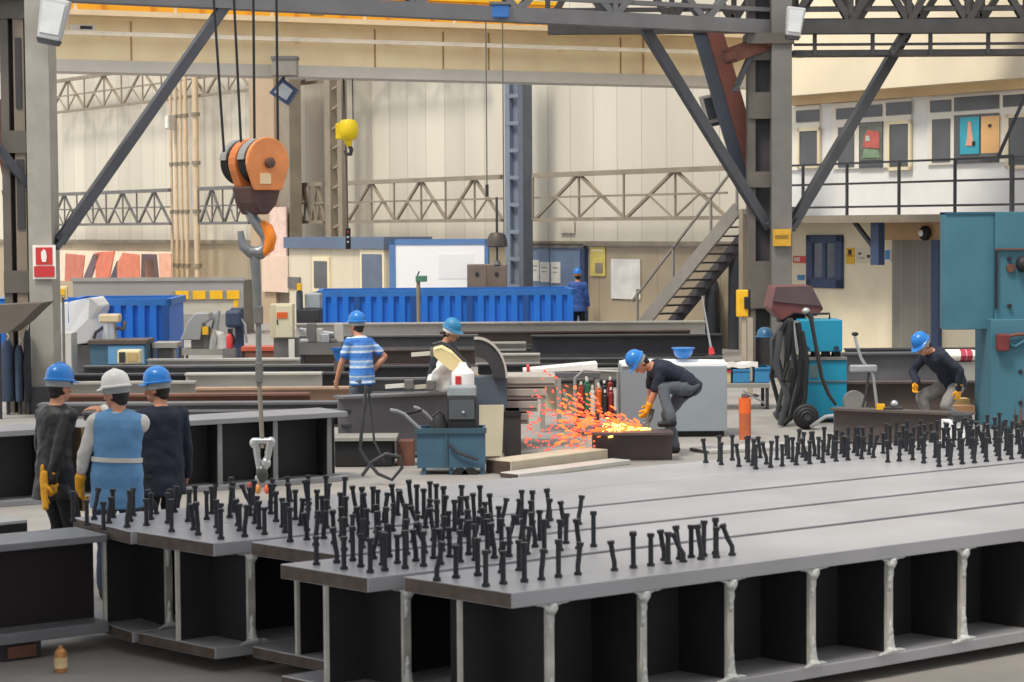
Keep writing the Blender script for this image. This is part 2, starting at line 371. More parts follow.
o = wthing('junction_box', 'small grey box fixed high on the tan pipe bundle', 'box', t, 1.15, z)
MB().box(-.13, .13, 0, .25, -.25, .25).build('case', mat('box_grey', '#b9b3a8', .6), o, bevel=.02)
MB().box(-.09, .09, -.02, 0, -.2, .2).build('lid', M_paper, o)
# back doors and notices on the wall
f = wthing('door_2', None, None, 0, 0, kind='structure')
x0, x1, z0, z1 = wrect(521, 248, 583, 320, 0)
M_bdoor = mat('blue_door', '#7488a4', .55, 0, .08, 2)
MB().box(x0, (x0 + x1) / 2 - .02, -.06, .02, 0, z1).build('leaf', M_bdoor, f)
MB().box((x0 + x1) / 2 + .02, x1, -.06, .02, 0, z1).build('leaf', M_bdoor, f)
MB().box(x0 - .1, x1 + .15, -.1, .02, z1, z1 + .12).build('frame', M_greysteel, f)
MB().box(x1, x1 + .2, -.1, .02, 0, z1).build('jamb', M_bluepaint, f)
for i, (r, lb) in enumerate((((530, 260, 539, 281), 'white sheet pinned first on the blue double doors'), ((540, 262, 549, 282), 'white sheet pinned in the middle of the blue double doors'), ((551, 262, 560, 283), 'white sheet pinned on the far leaf of the blue doors'))):
    notice(lb, r, M_paper, [(.2, .7, .8, .74, M_greysteel), (.2, .5, .7, .53, M_greysteel)], 'notice', 'notice_sheet', .08)
notice('yellow poster with a dark figure on the brown wall', (590, 247, 605, 276), mat('poster_yellow', '#d9c46a', .6, 0, .1, 5), [(.35, .1, .85, .45, M_wallsteel), (.1, .85, .9, .92, mat('cream2', '#eadfae', .6))], 'poster', 'poster')
notice('large blank white sheet on the brown wall beside the stairs', (611, 259, 640, 299), M_paper, [], 'notice', 'notice_sheet')
notice('white sheet high on the wall above the blue doors', (560, 219, 574, 233), mat('paper_dim', '#d6cfbd', .7), [], 'notice', 'notice_sheet', .06)
notice('pale panel of red and orange shapes above the grey container', (58, 251, 172, 283), mat('mural_cream', '#e8d3bd', .7), [], 'board', 'painted_board', 1.4)
mb_o = [x for x in C.objects if x.name.startswith('painted_board')][0]
a, b, c, d = wrect(58, 251, 172, 283, 1.4); hw = (b - a) / 2; h = d - c; P = lambda u, v: (-hw + 2 * hw * u, h * v)
for pts, col, nm in (([(.07, 0), (.23, 0), (.26, .85), (.08, .9)], '#c27462', 'panel'), ([(.23, 0), (.30, 0), (.40, .9), (.34, .9)], '#6d5a62', 'dark_strip'), ([(.36, 0), (.47, 0), (.53, 1), (.36, .95)], '#d2775e', 'panel'), ([(.47, 0), (.55, 0), (.55, .7)], '#4d4a55', 'dark_strip'), ([(.55, 0), (.74, 0), (.74, .9), (.60, .95), (.55, .6)], '#cf7a60', 'panel'), ([(.75, .05), (.90, .05), (.88, .92), (.76, .92)], '#5c4a4c', 'dark_panel'), ([(.79, .1), (.86, .1), (.86, .75), (.79, .75)], '#c9967c', 'panel'), ([(.91, 0), (1, 0), (1, .95), (.90, .95)], '#dba58a', 'panel')):
    MB().prism([P(*p) for p in pts], Matrix(((1, 0, 0, 0), (0, 0, 1, -.03), (0, 1, 0, 0), (0, 0, 0, 1))), .028).build(nm, mat('mural' + col, col, .7, 0, .12, 3), mb_o)
# ------------------------------------------------------------------ hall columns, trusses, crane
CL = V((at(31, 300, 34.8).x, 34.8, 0)); CR = V((at(770, 200, 42).x, 42, 0))
TD = (CR - CL).normalized(); TN = V((-TD.y, TD.x, 0)); TANG = math.atan2(TD.y, TD.x); TZ = 6.5
def tx(px):                                   # distance along the column row seen in image column px
    k = (px - 512) / F; return (k * CL.y - CL.x) / (TD.x - k * TD.y)
def hall_column(label, loc, spec, extra):
    o = thing('hall_column', label, 'column', loc, 0.0)
    for nm, x0, x1, y0, y1, z0, z1, m in spec: MB().box(x0, x1, y0, y1, z0, z1).build(nm, m, o)
    return o
s = F / 34.8; X = lambda px: (px - 31) / s
M_c2 = mat('column_side', '#5d5853', .7, 0, .2, 2)
M_c3 = mat('column_dark', '#39383b', .7, 0, .2, 2)
hall_column('grey built-up steel column carrying the red fire sign', CL, [
    ('post', X(33), X(56), -.25, .35, 0, 9, M_colgrey), ('post', X(6), X(14), -.1, .3, 0, 9, M_c2), ('post', X(19), X(29.5), -.1, .3, 0, 9, mat('column_tan', '#7d7265', .7, 0, .15, 2)),
    ('web_plate', X(14), X(19), .1, .2, 0, 9, M_c3), ('web_plate', X(29.5), X(31), .1, .2, 0, 9, M_c3)] +
    [('batten', X(6), X(31), -.13, -.1, z, z + .35, M_c2) for z in (1.9, 4.1, 6.2)] + [('base_plate', X(29), X(60), -.4, .5, 0, .42, M_darksteel), ('recess_shade', X(20.5), X(28), -.12, -.1, 2.9, 4.0, M_c3), ('recess_shade', X(21), X(27), -.12, -.1, 4.8, 5.9, M_c3)], 0)  # dark plates on the post face paint the shade of recesses
s = F / 42; X2 = lambda px: (px - 770) / s
M_r1 = mat('column_right', '#6f6d6a', .7, 0, .15, 2)
hall_column('dark built-up steel column beside the white gallery', CR, [
    ('post', X2(770), X2(790), -.3, .35, 0, 9, M_r1), ('post', X2(748), X2(755), -.1, .35, 0, 9, M_c2), ('web_plate', X2(755), X2(770), .05, .12, 0, 9, M_c3)] +
    [('batten', X2(748), X2(770), -.14, -.1, z, z + h, M_c2) for z, h in ((1.3, .9), (3.6, .3), (4.9, .5), (6.0, .5))] + [('cap_plate', X2(745), X2(792), -.35, .4, 6.3, 6.5, M_c2), ('base_plate', X2(742), X2(796), -.5, .5, 0, .2, M_darksteel)], 0)

def truss(label, off, z0, z1, xa, xb, m, bay=1.9, dense=False, fr=None):
    o = thing('roof_truss', label, 'roof truss', *(fr or (CL + TN * off, TANG)))
    MB().box(xa, xb, -.16, .16, z0, z0 + .26).build('bottom_chord', m, o)
    MB().box(xa, xb, -.06, .06, z0 + .42, z0 + .5).build('tie_bar', m, o)
    MB().box(xa, xb, -.16, .16, z1 - .25, z1).build('top_chord', m, o)
    n = round((xb - xa) / bay); st = (xb - xa) / n
    for i in range(n):
        x = xa + i * st
        wb_ = .2 if dense else .15
        MB().bar((x, 0, z0 + .2), (x + st / 2, 0, z1 - .2), wb_, .12).build('web_brace', m, o)
        MB().bar((x + st / 2, .02, z1 - .2), (x + st, .02, z0 + .2), wb_, .12).build('web_brace', m, o)
        if dense or i % 2 == 0: MB().bar((x, -.03, z0 + .2), (x, -.03, z1 - .2), .1).build('upright', m, o)
    return o
M_t1 = mat('truss_left', '#6c6c6f', .6, .1, .12, 2)
xC = tx(770); xm = tx(440)
truss('grey roof truss spanning from the fire sign column to the dark column', 0, TZ, 7.9, tx(-40), tx(792), M_t1)
truss('dark dense roof truss over the gallery side past the dark column', 0, TZ, 7.85, .42, 9.3, M_truss, 1.05, True, (CR, .01))
truss('dark roof truss behind, nearest the gallery wall', 0, TZ + .1, 7.95, -4.2, 9.0, M_truss, 1.25, True, (CR + V((0, .85, 0)), .0))
# catwalk hanging under the gallery-side truss
o = thing('catwalk', 'narrow catwalk with a low railing hung under the truss before the gallery', 'catwalk', CR + V((0, .3, 0)), .01)
xa, xb = .45, 12
MB().box(xa, xb, -.3, .3, 6.1, 6.2).build('deck', M_truss, o)
MB().bar((xa, -.3, 6.3), (xb, -.3, 6.3), .05).build('rail', M_truss, o)
x = xa + .4
while x < xb: MB().bar((x, -.3, 6.1), (x, -.3, 6.55), .07).build('hanger', M_truss, o); x += 1.1
MB().bar((2.6, -.3, 6.5), (2.3, -.3, 6.12), .1).build('brace', M_truss, o)

def strut(name, label, p, q, w, h, m, cat='brace', cap=True):
    mid = V(p); o = thing(name, label, cat, mid)
    MB().bar((0, 0, 0), V(q) - mid, w, h).build('tube', m, o, bevel=.01)
    d = (V(q) - mid).normalized()
    for e in (V((0, 0, 0)), V(q) - mid):
        MB().bar(e - d * .12, e + d * .12, w * 1.7, h * .5).build('gusset', m, o)
    return o
M_brace = mat('brace_paint', '#4a4c52', .5, .2, .12, 3)
strut('column_brace', 'long dark diagonal brace rising from the fire sign column', at(59, 242, 34.8), at(233, -6, 36.5), .15, .17, M_brace)
strut('column_brace', 'long dark diagonal brace from the truss down to the dark column', at(643, 26, 41), at(768, 228, 42), .17, .19, M_brace)
strut('column_brace', 'long dark diagonal brace from the dark column up before the gallery', at(792, 225, 42), at(906, 33, 43), .17, .19, M_brace)
strut('column_brace', 'short dark brace low on the outer side of the fire sign column', at(-6, 142, 34.5), at(31, 190, 34.8), .13, .13, M_brace)
strut('column_brace', 'short rusty brace at the frame edge behind the fire sign column', at(-4, 108, 35.2), at(14, 196, 35.3), .2, .2, M_rust)
strut('column_brace', 'short brown knee brace just below the truss at the dark column', at(726, 57, 41.8), at(768, 42, 42), .3, .3, M_rust)
strut('column_brace', 'thin short stay between the rusty leg and the dark column', at(737, 86, 41.8), at(752, 52, 41.9), .1, .1, M_brace)
# rusty red raking leg
p, q = at(762, 196, 42.7), at(712, 24, 42.7)
o = thing('raking_leg', 'rusty red raking steel leg with a dark blue side plate by the dark column', 'raking leg', p)
MB().bar((0, 0, 0), q - p, .34, .3).build('flange_plate', mat('red_oxide', '#6f4138', .65, 0, .12, 3), o)
MB().bar(V((-.27, .1, .1)), q - p + V((-.25, .1, 0)), .17, .3).build('side_plate', mat('blue_oxide', '#3a4250', .6, 0, .15, 3), o)
# flood lamps
def floodlamp(label, px, py, D, wpx, hpx, yaw, tilt, m=None):
    s = F / D; p = at(px, py, D); o = thing('flood_lamp', label, 'lamp', p, yaw); w, h = wpx / s / 2, hpx / s / 2
    T = Matrix.Rotation(tilt, 4, 'Y'); 
    def bx(x0, x1, y0, y1, z0, z1, k=1.0):
        c = [V((x0 * k, y0, z0)), V((x1 * k, y0, z0)), V((x1 * k, y1, z0)), V((x0 * k, y1, z0)), V((x0, y0, z1)), V((x1, y0, z1)), V((x1, y1, z1)), V((x0, y1, z1))]
        return MB().quad8([T @ v for v in c])
    bx(-w, w, 0, .22, -h * .8, h, .75).build('housing', m or mat('lamp_grey', '#b5b6b8', .5, 0, .04, 3), o, bevel=.03)
    bx(-w * .75, w * .75, -.02, 0, -h * .55, h * .8, .85).build('lens', mat('lamp_lens', '#cdd0d2', .25), o)
    bx(-w * .8, w * .8, .02, .2, -h, -h * .78, .8).build('bracket', M_darksteel, o)
    return o
floodlamp('large pale flood lamp at the top of the fire sign column', 51, 21, 34.2, 30, 46, 0, .2)
floodlamp('pale flood lamp at the top of the dark column', 795, 23, 41.2, 19, 32, 0, .12)
floodlamp('black-faced flood lamp hanging before the rusty leg', 713, 110, 43.2, 20, 32, .1, -.2, mat('lamp_rim', '#9d9a94', .5))
lf = [x for x in C.objects if x.name.startswith('lens')][-1]; lf.data.materials[0] = mat('lamp_black', '#34373c', .3)
# fire sign
o = thing('fire_sign', 'red and white fire extinguisher sign on the grey column', 'sign', at(44.5, 279, 34.5)); s = F / 34.5; w, h = 11.5 / s, 34 / s
MB().box(-w, w, 0, .02, 0, h).build('plate', M_paper, o)
MB().box(-w * .88, w * .88, -.012, .005, h * .06, h * .38).build('red_bar', M_red, o)
MB().box(-w * .72, w * .72, -.012, .005, h * .42, h * .93).build('red_field', M_red, o)
MB().prism([(-.025, .5 * h), (.03, .5 * h), (.045, .66 * h), (.03, .83 * h), (0, .88 * h), (-.045, .78 * h), (-.04, .6 * h)], Matrix(((1, 0, 0, 0), (0, 0, 1, -.02), (0, 1, 0, 0), (0, 0, 0, 1))), .012).build('symbol', M_paper, o)
# yellow and dark plate on the dark column
o = thing('column_plate', 'worn yellow plate on the dark column under the brace', 'sign', at(782, 246, 41.6)); s = F / 41.6
MB().box(-9 / s, 9 / s, 0, .05, 0, 17 / s).build('plate', mat('worn_yellow', '#c79a2e', .6, 0, .2, 8), o)
MB().box(-7 / s, 6 / s, -.012, 0, 8 / s, 11 / s).build('mark', mat('mark_brown', '#8a6a2c', .6), o)

# ------------------------------------------------------------------ overhead crane
A = at(55, 67, 41); B = at(720, 88, 47); BD = V((B.x - A.x, B.y - A.y, 0)); BL = BD.length; BD.normalize(); BANG = math.atan2(BD.y, BD.x)
o = thing('crane_bridge', 'long tan overhead crane bridge girder across the hall', 'crane', V((A.x, A.y, 0)), BANG)
zb = 5.84; x0, x1 = -4, BL + 1.5
MB().box(x0, x1, -.05, .5, zb, zb + 1.0).build('box_girder', M_tan, o)
MB().box(x0, x1, -.14, .6, zb - .02, zb + .2).build('bottom_flange', mat('flange_pale', '#c9c3b8', .5, 0, .06, 2), o)
MB().box(x0, x1, -.45, .6, zb + 1.0, zb + 1.1).build('top_flange', mat('flange_tan', '#e8cfa8', .55, 0, .06, 2), o)
MB().bar((x0, -.3, zb + .68), (x1, -.3, zb + .68), .08).build('conduit', mat('conduit_pale', '#e9ddc8', .5), o)
MB().bar((x0, -.42, zb + 1.34), (x1, -.42, zb + 1.34), .07).build('handrail', mat('flange_tan', '#e8cfa8'), o)
x = x0 + .5
while x < x1: MB().bar((x, -.4, zb + 1.05), (x, -.4, zb + 1.34), .05).build('handrail_post', mat('flange_tan', '#e8cfa8'), o); MB().bar((x + .6, -.3, zb + .66), (x + .6, -.05, zb + .66), .06).build('conduit_clip', M_tan, o); x += 1.9
for px in (112, 357, 427, 474, 612, 636):
    t = (at(px, 60, 42 + 5 * px / 720) - V((A.x, A.y, 0))).dot(BD)
    MB().box(t, t + .03, -.065, 0, zb + .2, zb + .95).build('stiffener', mat('tan_dark', '#b08c5c', .6), o)
# panel with a plate and print near the fire sign column
t = (at(82, 29, 41.2) - V((A.x, A.y, 0))).dot(BD)
MB().box(t - .25, t + .25, -.075, 0, zb + .74, zb + .86).build('maker_plate', M_paper, o)
MB().box(t - .05, t + .18, -.085, -.07, zb + .77, zb + .83).build('print', M_darksteel, o)
# second crane girder with yellow walkway
o = thing('crane_walkway', 'bright yellow crane walkway girder behind the top of the tan bridge', 'crane', V((A.x, A.y, 0)) + V((-BD.y, BD.x, 0)) * 2.0, BANG)
MB().box(-1.2, 11.5, 0, .25, 7.02, 7.62).build('girder', mat('walkway_yellow', '#f2a916', .5, 0, .06, 2), o)
for k in range(12): MB().box(-.6 + k * 1.0, -.54 + k * 1.0, -.04, 0, 7.02, 7.62).build('rib', mat('walkway_orange', '#d98a12', .5), o)
MB().box(-1.2, 11.5, -.06, .3, 7.62, 7.7).build('edge', M_yellow, o)
# electrics under the truss
o = thing('cable_trolley', 'grey steel box hanging from the tan crane bridge', 'box', at(284, 56, 42.0))
s = F / 42.6
MB().box(-12 / s, 12 / s, 0, .4, -19 / s, 0).build('case', mat('box_steel', '#8f8981', .55, .1, .1, 3), o, bevel=.01)
MB().box(-13 / s, 13 / s, -.02, .42, -3 / s, 0).build('lid', M_greysteel, o)
o = thing('flood_lamp', 'small dark flood lamp below the grey box on the crane bridge', 'lamp', at(283, 91, 42.3))
T = Matrix.Rotation(.5, 4, 'Y')
MB().prism([(-.22, -.16), (.2, -.2), (.24, .16), (-.14, .22)], T @ Matrix(((1, 0, 0, 0), (0, 0, 1, 0), (0, 1, 0, 0), (0, 0, 0, 1))), .25).build('housing', M_bluepaint, o)
MB().prism([(-.14, -.1), (.14, -.13), (.16, .1), (-.08, .14)], T @ Matrix(((1, 0, 0, 0), (0, 0, 1, -.02), (0, 1, 0, 0), (0, 0, 0, 1))), .02).build('lens', M_chrome, o)
MB().bar((0, .15, .15), (0, .15, .35), .05).build('bracket', M_darksteel, o)
for lb, px, py, D, w, h, col in (('small blue box on the underside of the roof truss', 500, 11, 38.8, 18, 13, '#2f67ad'), ('small yellow hoist motor under the yellow walkway', 316, 8, 42, 14, 13, '#e8ad2a')):
    o = thing('motor_box', lb, 'box', at(px, py, D)); s = F / D
    MB().box(-w / 2 / s, w / 2 / s, 0, .3, -h / 2 / s, h / 2 / s).build('case', mat('mb' + col, col, .5), o, bevel=.02)
    MB().box(-w / 1.7 / s, w / 1.7 / s, -.02, .32, h / 2 / s, h / 2 / s + .05).build('lid', M_greysteel, o)

# small yellow hook block
o = thing('hook_block', 'small bright yellow hook block hanging before the back wall', 'hook block', at(348, 120, 43.5)); s = F / 43.5
M_y2 = mat('hook_yellow', '#f0d21a', .45, 0, .06, 5)
MB().lathe([(.01, .02), (.14, 0), (.2, -.1), (.2, -.25), (.16, -.36), (.1, -.4)], 14).build('housing', M_y2, o, smooth=True)
MB().box(-.24, -.12, -.1, .1, -.38, -.06).build('cheek', M_y2, o, bevel=.02)
MB().cyl((0, 0, -.4), (.02, 0, -.52), .09, .05).build('swivel', M_y2, o, smooth=True)
MB().pipe([(.02, 0, -.5), (.06, 0, -.58), (.04, 0, -.67), (-.04, 0, -.67), (-.08, 0, -.6)], [.04, .045, .045, .04, .02], 8).build('hook', M_darksteel, o, smooth=True)
for dx in (-.1, .1): MB().cyl((dx, 0, -.02), (dx * .9, .1, zb - at(348, 120, 43.5).z + .05), .012).build('rope', M_darksteel, o)
o = thing('pendant_control', 'black pendant control hanging on a thin cable below the yellow hook', 'pendant control', at(348, 228, 43.95))
MB().box(-.05, .05, -.04, .04, -.42, 0).build('body', M_black, o, bevel=.015)
MB().cyl((0, 0, 0), (-.05, .05, zb - at(348, 228, 43.6).z), .012).build('cable', M_darksteel, o)
for k in range(3): MB().ell((0, -.045, -.08 - k * .1), .022, n=8).build('button', M_red if k == 0 else M_paper, o)
# thin ropes of the far hoist
for i, (px, y0, y1) in enumerate(((487, 30, 190), (504, 28, 240))):
    o = thing('hoist_rope', ['thin hoist rope hanging beside the blue-grey post', 'thin hoist rope with a lower weight at the blue-grey post'][i], 'rope', at(px, y1, 40))
    top = at(px - 1, 22, 40).z - at(px, y1, 40).z
    MB().cyl((0, 0, 0), (0, 0, top), .012).build('strand', M_greysteel, o)
    MB().cyl((0, 0, -.12), (0, 0, .1), .03).build('weight', M_darksteel, o)

# ------------------------------------------------------------------ big orange hook block (near)
HD = 21.0; hp = at(266, 165, HD); s = F / HD
nrm = V((.62, -.78, 0)); o = thing('hook_block', 'big worn orange crane hook block hanging on four ropes', 'hook block', hp, math.atan2(nrm.y, nrm.x))
M_or = mat('hook_orange', '#d8854a', .5, 0, .13, 6, .02); M_ord = mat('hook_orange_dark', '#c46f33', .5, 0, .15, 6)
ro = .235
def cheek(x0, x1, m, nm, sc=1.0):
    poly = [(ro * sc * math.cos(a), ro * sc * math.sin(a) + .03) for a in [math.radians(x) for x in range(-25, 206, 15)]] + [(-.15 * sc, -.24), (.15 * sc, -.24)]
    return MB().prism(poly, Matrix(((0, 0, 1, x0), (1, 0, 0, 0), (0, 1, 0, 0), (0, 0, 0, 1))), x1 - x0).build(nm, m, o, bevel=.012)
cheek(.0, .05, M_or, 'cheek_plate'); cheek(-.32, -.19, M_ord, 'cheek_plate', .98)
for x in (-.095, -.42):
    MB().lathe([(.06, -.07), (.215, -.06), (.19, -.02), (.19, .02), (.215, .06), (.06, .07)], 28, Matrix.Translation((x, 0, .03)) @ Matrix.Rotation(PI / 2, 4, 'Y')).build('sheave', M_black, o, smooth=True)
    MB().prism([(.23 * math.cos(math.radians(a)), .23 * math.sin(math.radians(a)) + .03) for a in range(20, 175, 14)] + [(.2 * math.cos(math.radians(a)), .2 * math.sin(math.radians(a)) + .03) for a in range(174, 19, -14)], Matrix(((0, 0, 1, x - .06), (1, 0, 0, 0), (0, 1, 0, 0), (0, 0, 0, 1))), .12).build('sheave_guard', mat('guard_grey', '#8b8a88', .5), o)
ax = MB().lathe([(.0, .0), (.05, .0), (.05, .05), (.03, .06), (.0, .06)], 16, Matrix.Translation((.04, 0, .02)) @ Matrix.Rotation(PI / 2, 4, 'Y')).build('axle_pin', mat('worn_brown', '#5a4236', .6), o, smooth=True)
MB().prism([(-.19, -.2), (.17, -.2), (.11, -.38), (.02, -.47), (-.08, -.47), (-.15, -.36)], Matrix(((0, 0, 1, -.33), (1, 0, 0, 0), (0, 1, 0, 0), (0, 0, 0, 1))), .34).build('crosshead', mat('crosshead_brown', '#4a2f2b', .55, 0, .25, 6), o, bevel=.02)
MB().box(.05, .056, -.1, .02, -.18, -.08).build('label_plate', mat('plate_cream', '#e6c9a0', .6, 0, .1, 8), o)
# hook in the image plane: built turned back to face the camera
back = Matrix.Rotation(-math.atan2(nrm.y, nrm.x), 4, 'Z')
def hk(px, py, dy=0.0): q = at(px, py, HD) - hp; return back @ V((q.x, q.y + dy + .1, q.z))
hook = MB().pipe([hk(250, 208), hk(252, 218), hk(258, 226), hk(266, 236), hk(267, 246), hk(259, 253), hk(249, 252), hk(242, 246), hk(240, 238), hk(239, 231)], [.045, .05, .06, .068, .07, .068, .06, .05, .035, .03], 12).build('hook', mat('hook_steel', '#7e8286', .4, .5, .12, 5), o, smooth=True)
MB().pipe([hk(261, 222, -.03), hk(267, 228, -.035), hk(270, 238, -.035), hk(268, 248, -.035), hk(262, 254, -.03)], [.03, .055, .06, .055, .03], 10).build('painted_band', mat('hook_amber', '#e8821e', .5, 0, .08, 5), o, smooth=True)
MB().cyl(hk(250, 198), hk(250, 212), .06, .05).build('shank', M_darksteel, o, smooth=True)
for px, py, qx in ((224, 152, 211), (241, 142, 232), (254.5, 142, 253), (278, 150, 276)):
    a = back @ (at(px, py, HD + .12) - hp); t_ = at(qx, -40, HD + .12) - hp
    MB().cyl(a, back @ t_, .013, n=8).build('rope', M_black, o)
# lifting sling below the hook
o = thing('lifting_sling', 'long grey chain sling hanging from the big hook with steel shackles', 'sling', at(258, 258, HD + .1)); p0 = at(258, 258, HD + .1)
sp = lambda px, py: at(px, py, HD + .1) - p0
M_sl = mat('sling_grey', '#6f7274', .5, .2, .15, 8)
MB().pipe([sp(254, 250), sp(255, 262), sp(257, 290), sp(257.5, 310)], [.05, .05, .042, .04], 10).build('strop', M_sl, o, smooth=True)
MB().pipe([sp(258, 300), sp(259, 366)], .028, 8).build('strop', M_sl, o, smooth=True)
a, b = sp(254, 306), sp(263, 324); MB().box(a.x, b.x, -.04, .04, b.z, a.z).build('sleeve', M_greysteel, o, bevel=.012)
a, b = sp(255.5, 362), sp(263, 383); MB().box(a.x, b.x, -.04, .04, b.z, a.z).build('sleeve', M_greysteel, o, bevel=.012)
MB().pipe([sp(259, 380), sp(261, 415), sp(262.5, 448)], .022, 8).build('rope', mat('rope_tan', '#7e776b', .7), o, smooth=True)
MB().pipe([sp(256, 440), sp(257, 455), sp(259, 468), sp(265, 468), sp(268, 455), sp(270, 440)], [.04, .032, .03, .03, .032, .04], 10).build('shackle', M_chrome, o, smooth=True)
MB().cyl(sp(253, 441), sp(273, 441), .032).build('shackle_pin', M_chrome, o, smooth=True)
MB().ell(sp(262, 474), (.06, .05, .09)).build('swivel', mat('swivel_dark', '#4b4f4d', .35, .6, .2, 9), o, smooth=True)
for px, py, r_ in ((254, 443, .045), (271, 442, .045), (257, 452, .035), (268, 453, .035), (259, 478, .04), (266, 463, .05)): MB().ell(sp(px, py), (r_, r_ * .8, r_ * 1.15), n=10).build('link', M_chrome, o, smooth=True)
for px, c in ((258, '#c98a4c'), (267, '#d2623c'), (250, '#8c2f2c')): MB().ell(sp(px, 484 + (3 if px == 250 else 5)), (.03, .03, .05), n=10).build('tag', mat('tag' + c, c, .5), o, smooth=True)

# ------------------------------------------------------------------ stairs along the wall up to the gallery
o = wthing('steel_staircase', 'grey steel staircase climbing along the wall to the gallery', 'staircase', 0, 0)
d0, d1 = .6, 1.5
tb1, zb1 = wpx(640, 328, d1); tt1, zt1 = wpx(737, 209, d1)
sl_ = (zt1 - zb1) / (tt1 - tb1); tg = tb1 - zb1 / sl_          # where it meets the ground
M_st = mat('stair_steel', '#8d8880', .55, .1, .1, 3); M_st2 = mat('stair_dark', '#4d4a4c', .55, .1, .1, 3)
MB().bar((tg, -d1, .0), (tt1, -d1, zt1), .06, .32).build('stringer', M_st, o)
MB().bar((tg, -d0, .0), (tt1, -d0, zt1), .06, .32).build('stringer', M_st2, o)
n = 15
for k in range(1, n + 1):
    f_ = k / (n + 1); MB().box(tg + (tt1 - tg) * f_ - .14, tg + (tt1 - tg) * f_ + .14, -d1, -d0, zt1 * f_ - .02, zt1 * f_ + .02).build('tread', M_st2, o)
hr = 1.0
MB().bar((tg + .3, -d1, hr + .1), (tt1, -d1, zt1 + hr), .05).build('handrail', M_st, o)
for f_ in (.12, .45, .78, 1.0): MB().bar((tg + (tt1 - tg) * f_, -d1, zt1 * f_), (tg + (tt1 - tg) * f_, -d1, zt1 * f_ + hr), .05).build('handrail_post', M_st, o)
MB().box(tt1 - .1, TM + .5, -d1, -.05, zt1 - .12, zt1).build('landing', M_st, o)
for t_ in (tt1 + .15,): MB().bar((t_, -d1 + .05, 0), (t_, -d1 + .05, zt1), .14).build('leg', mat('leg_tan', '#a89a86', .6), o)
# dark cylinders under the stairs
for i, (px, py0, py1, w) in enumerate(((712, 276, 325, 16), (735, 240, 318, 14))):
    t, z = wpx(px, py0, .26); o = wthing('gas_tank', ['squat dark gas tank under the stairs', 'tall slim dark gas tank under the stair landing'][i], 'tank', t, .26); r = w / 2 / 44
    MB().lathe([(r * .9, 0), (r, .05), (r, z - .35), (r * .8, z - .15), (r * .3, z - .02), (r * .15, z)], 20).build('shell', mat('tank_dark', '#4e5157', .35, .3, .15, 3), o, smooth=True)
    MB().cyl((0, 0, z), (0, 0, z + .1), .05).build('valve', M_chrome, o, smooth=True)
# ------------------------------------------------------------------ plate girders with shear studs
GA = math.atan2(.588, .81); GU = V((math.cos(GA), math.sin(GA), 0)); GVn = V((-GU.y, GU.x, 0))
ZT = .855
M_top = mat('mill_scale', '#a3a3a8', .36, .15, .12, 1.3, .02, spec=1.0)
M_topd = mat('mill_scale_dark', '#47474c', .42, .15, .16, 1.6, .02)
M_web = mat('web_shade', '#1e1e22', .6, .1, .2, 2.5)  # near-black base puts the shade of the girder recesses into the colour
M_webr = mat('web_brown', '#211a1b', .65, .1, .25, 2)
M_edge = mat('ground_edge', '#c6c3bc', .5, .2, .2, 6, .03)
M_weld = mat('weld_pale', '#c9cbc8', .4, .2, .15, 12, .1)
M_stud = mat('stud_steel', '#2c2e34', .45, .3, .2, 9)
def stud_mesh(bend):
    mb = MB(); h = .215
    p = [V((0, 0, 0)), V((0, 0, .06)), V((bend * .5, 0, .11)), V((bend, 0, h - .03))]
    mb.pipe([p[0], p[0] + V((0, 0, .018))], .024, 8); mb.pipe(p, .0155, 8)
    d = (p[3] - p[2]).normalized(); mb.pipe([p[3] - d * .002, p[3] + d * .022], .0225, 8)
    o = mb.build('stud_source', M_stud, smooth=True); me = o.data; bpy.data.objects.remove(o); me.name = 'stud'; return me
STUD = [stud_mesh(0), stud_mesh(.015), stud_mesh(-.02), stud_mesh(.03), stud_mesh(-.055)]
def weld_mesh(top, seed):
    rr = random.Random(seed); mb = MB()
    if top:
        mb.ell((0, -.008, -.03), (.045, .03, .04)); mb.cap((rr.uniform(-.02, 0), 0, -.012), (.1 + rr.uniform(0, .05), .01, -.004), .02, .006); mb.cap((0, 0, -.012), (-.06 - rr.uniform(0, .05), .01, -.006), .02, .006); mb.cap((0, -.004, -.04), (rr.uniform(-.01, .01), .0, -.12 - rr.uniform(0, .1)), .027, .014)
    else:
        mb.cap((0, 0, .16 + rr.uniform(0, .06)), (0, -.005, .02), .014, .03); mb.ell((0, -.012, .012), (.06, .035, .02)); mb.cap((0, -.02, .01), (-.1 - rr.uniform(0, .05), -.045, .005), .022, .01); mb.cap((0, -.01, .01), (.09 + rr.uniform(0, .06), .0, .005), .022, .008)
    p = bpy.data.objects.new('tmp', None); o = fuse(mb, 'weld_bead', M_weld, p, .007, 1, .016, .035); me = o.data; bpy.data.objects.remove(o); bpy.data.objects.remove(p); return me
WELDT = [weld_mesh(True, s) for s in (1, 2, 3)]; WELDB = [weld_mesh(False, s) for s in (4, 5, 6)]
M_cut = mat('cut_end', '#5c5048', .6, .1, .3, 9, .05)
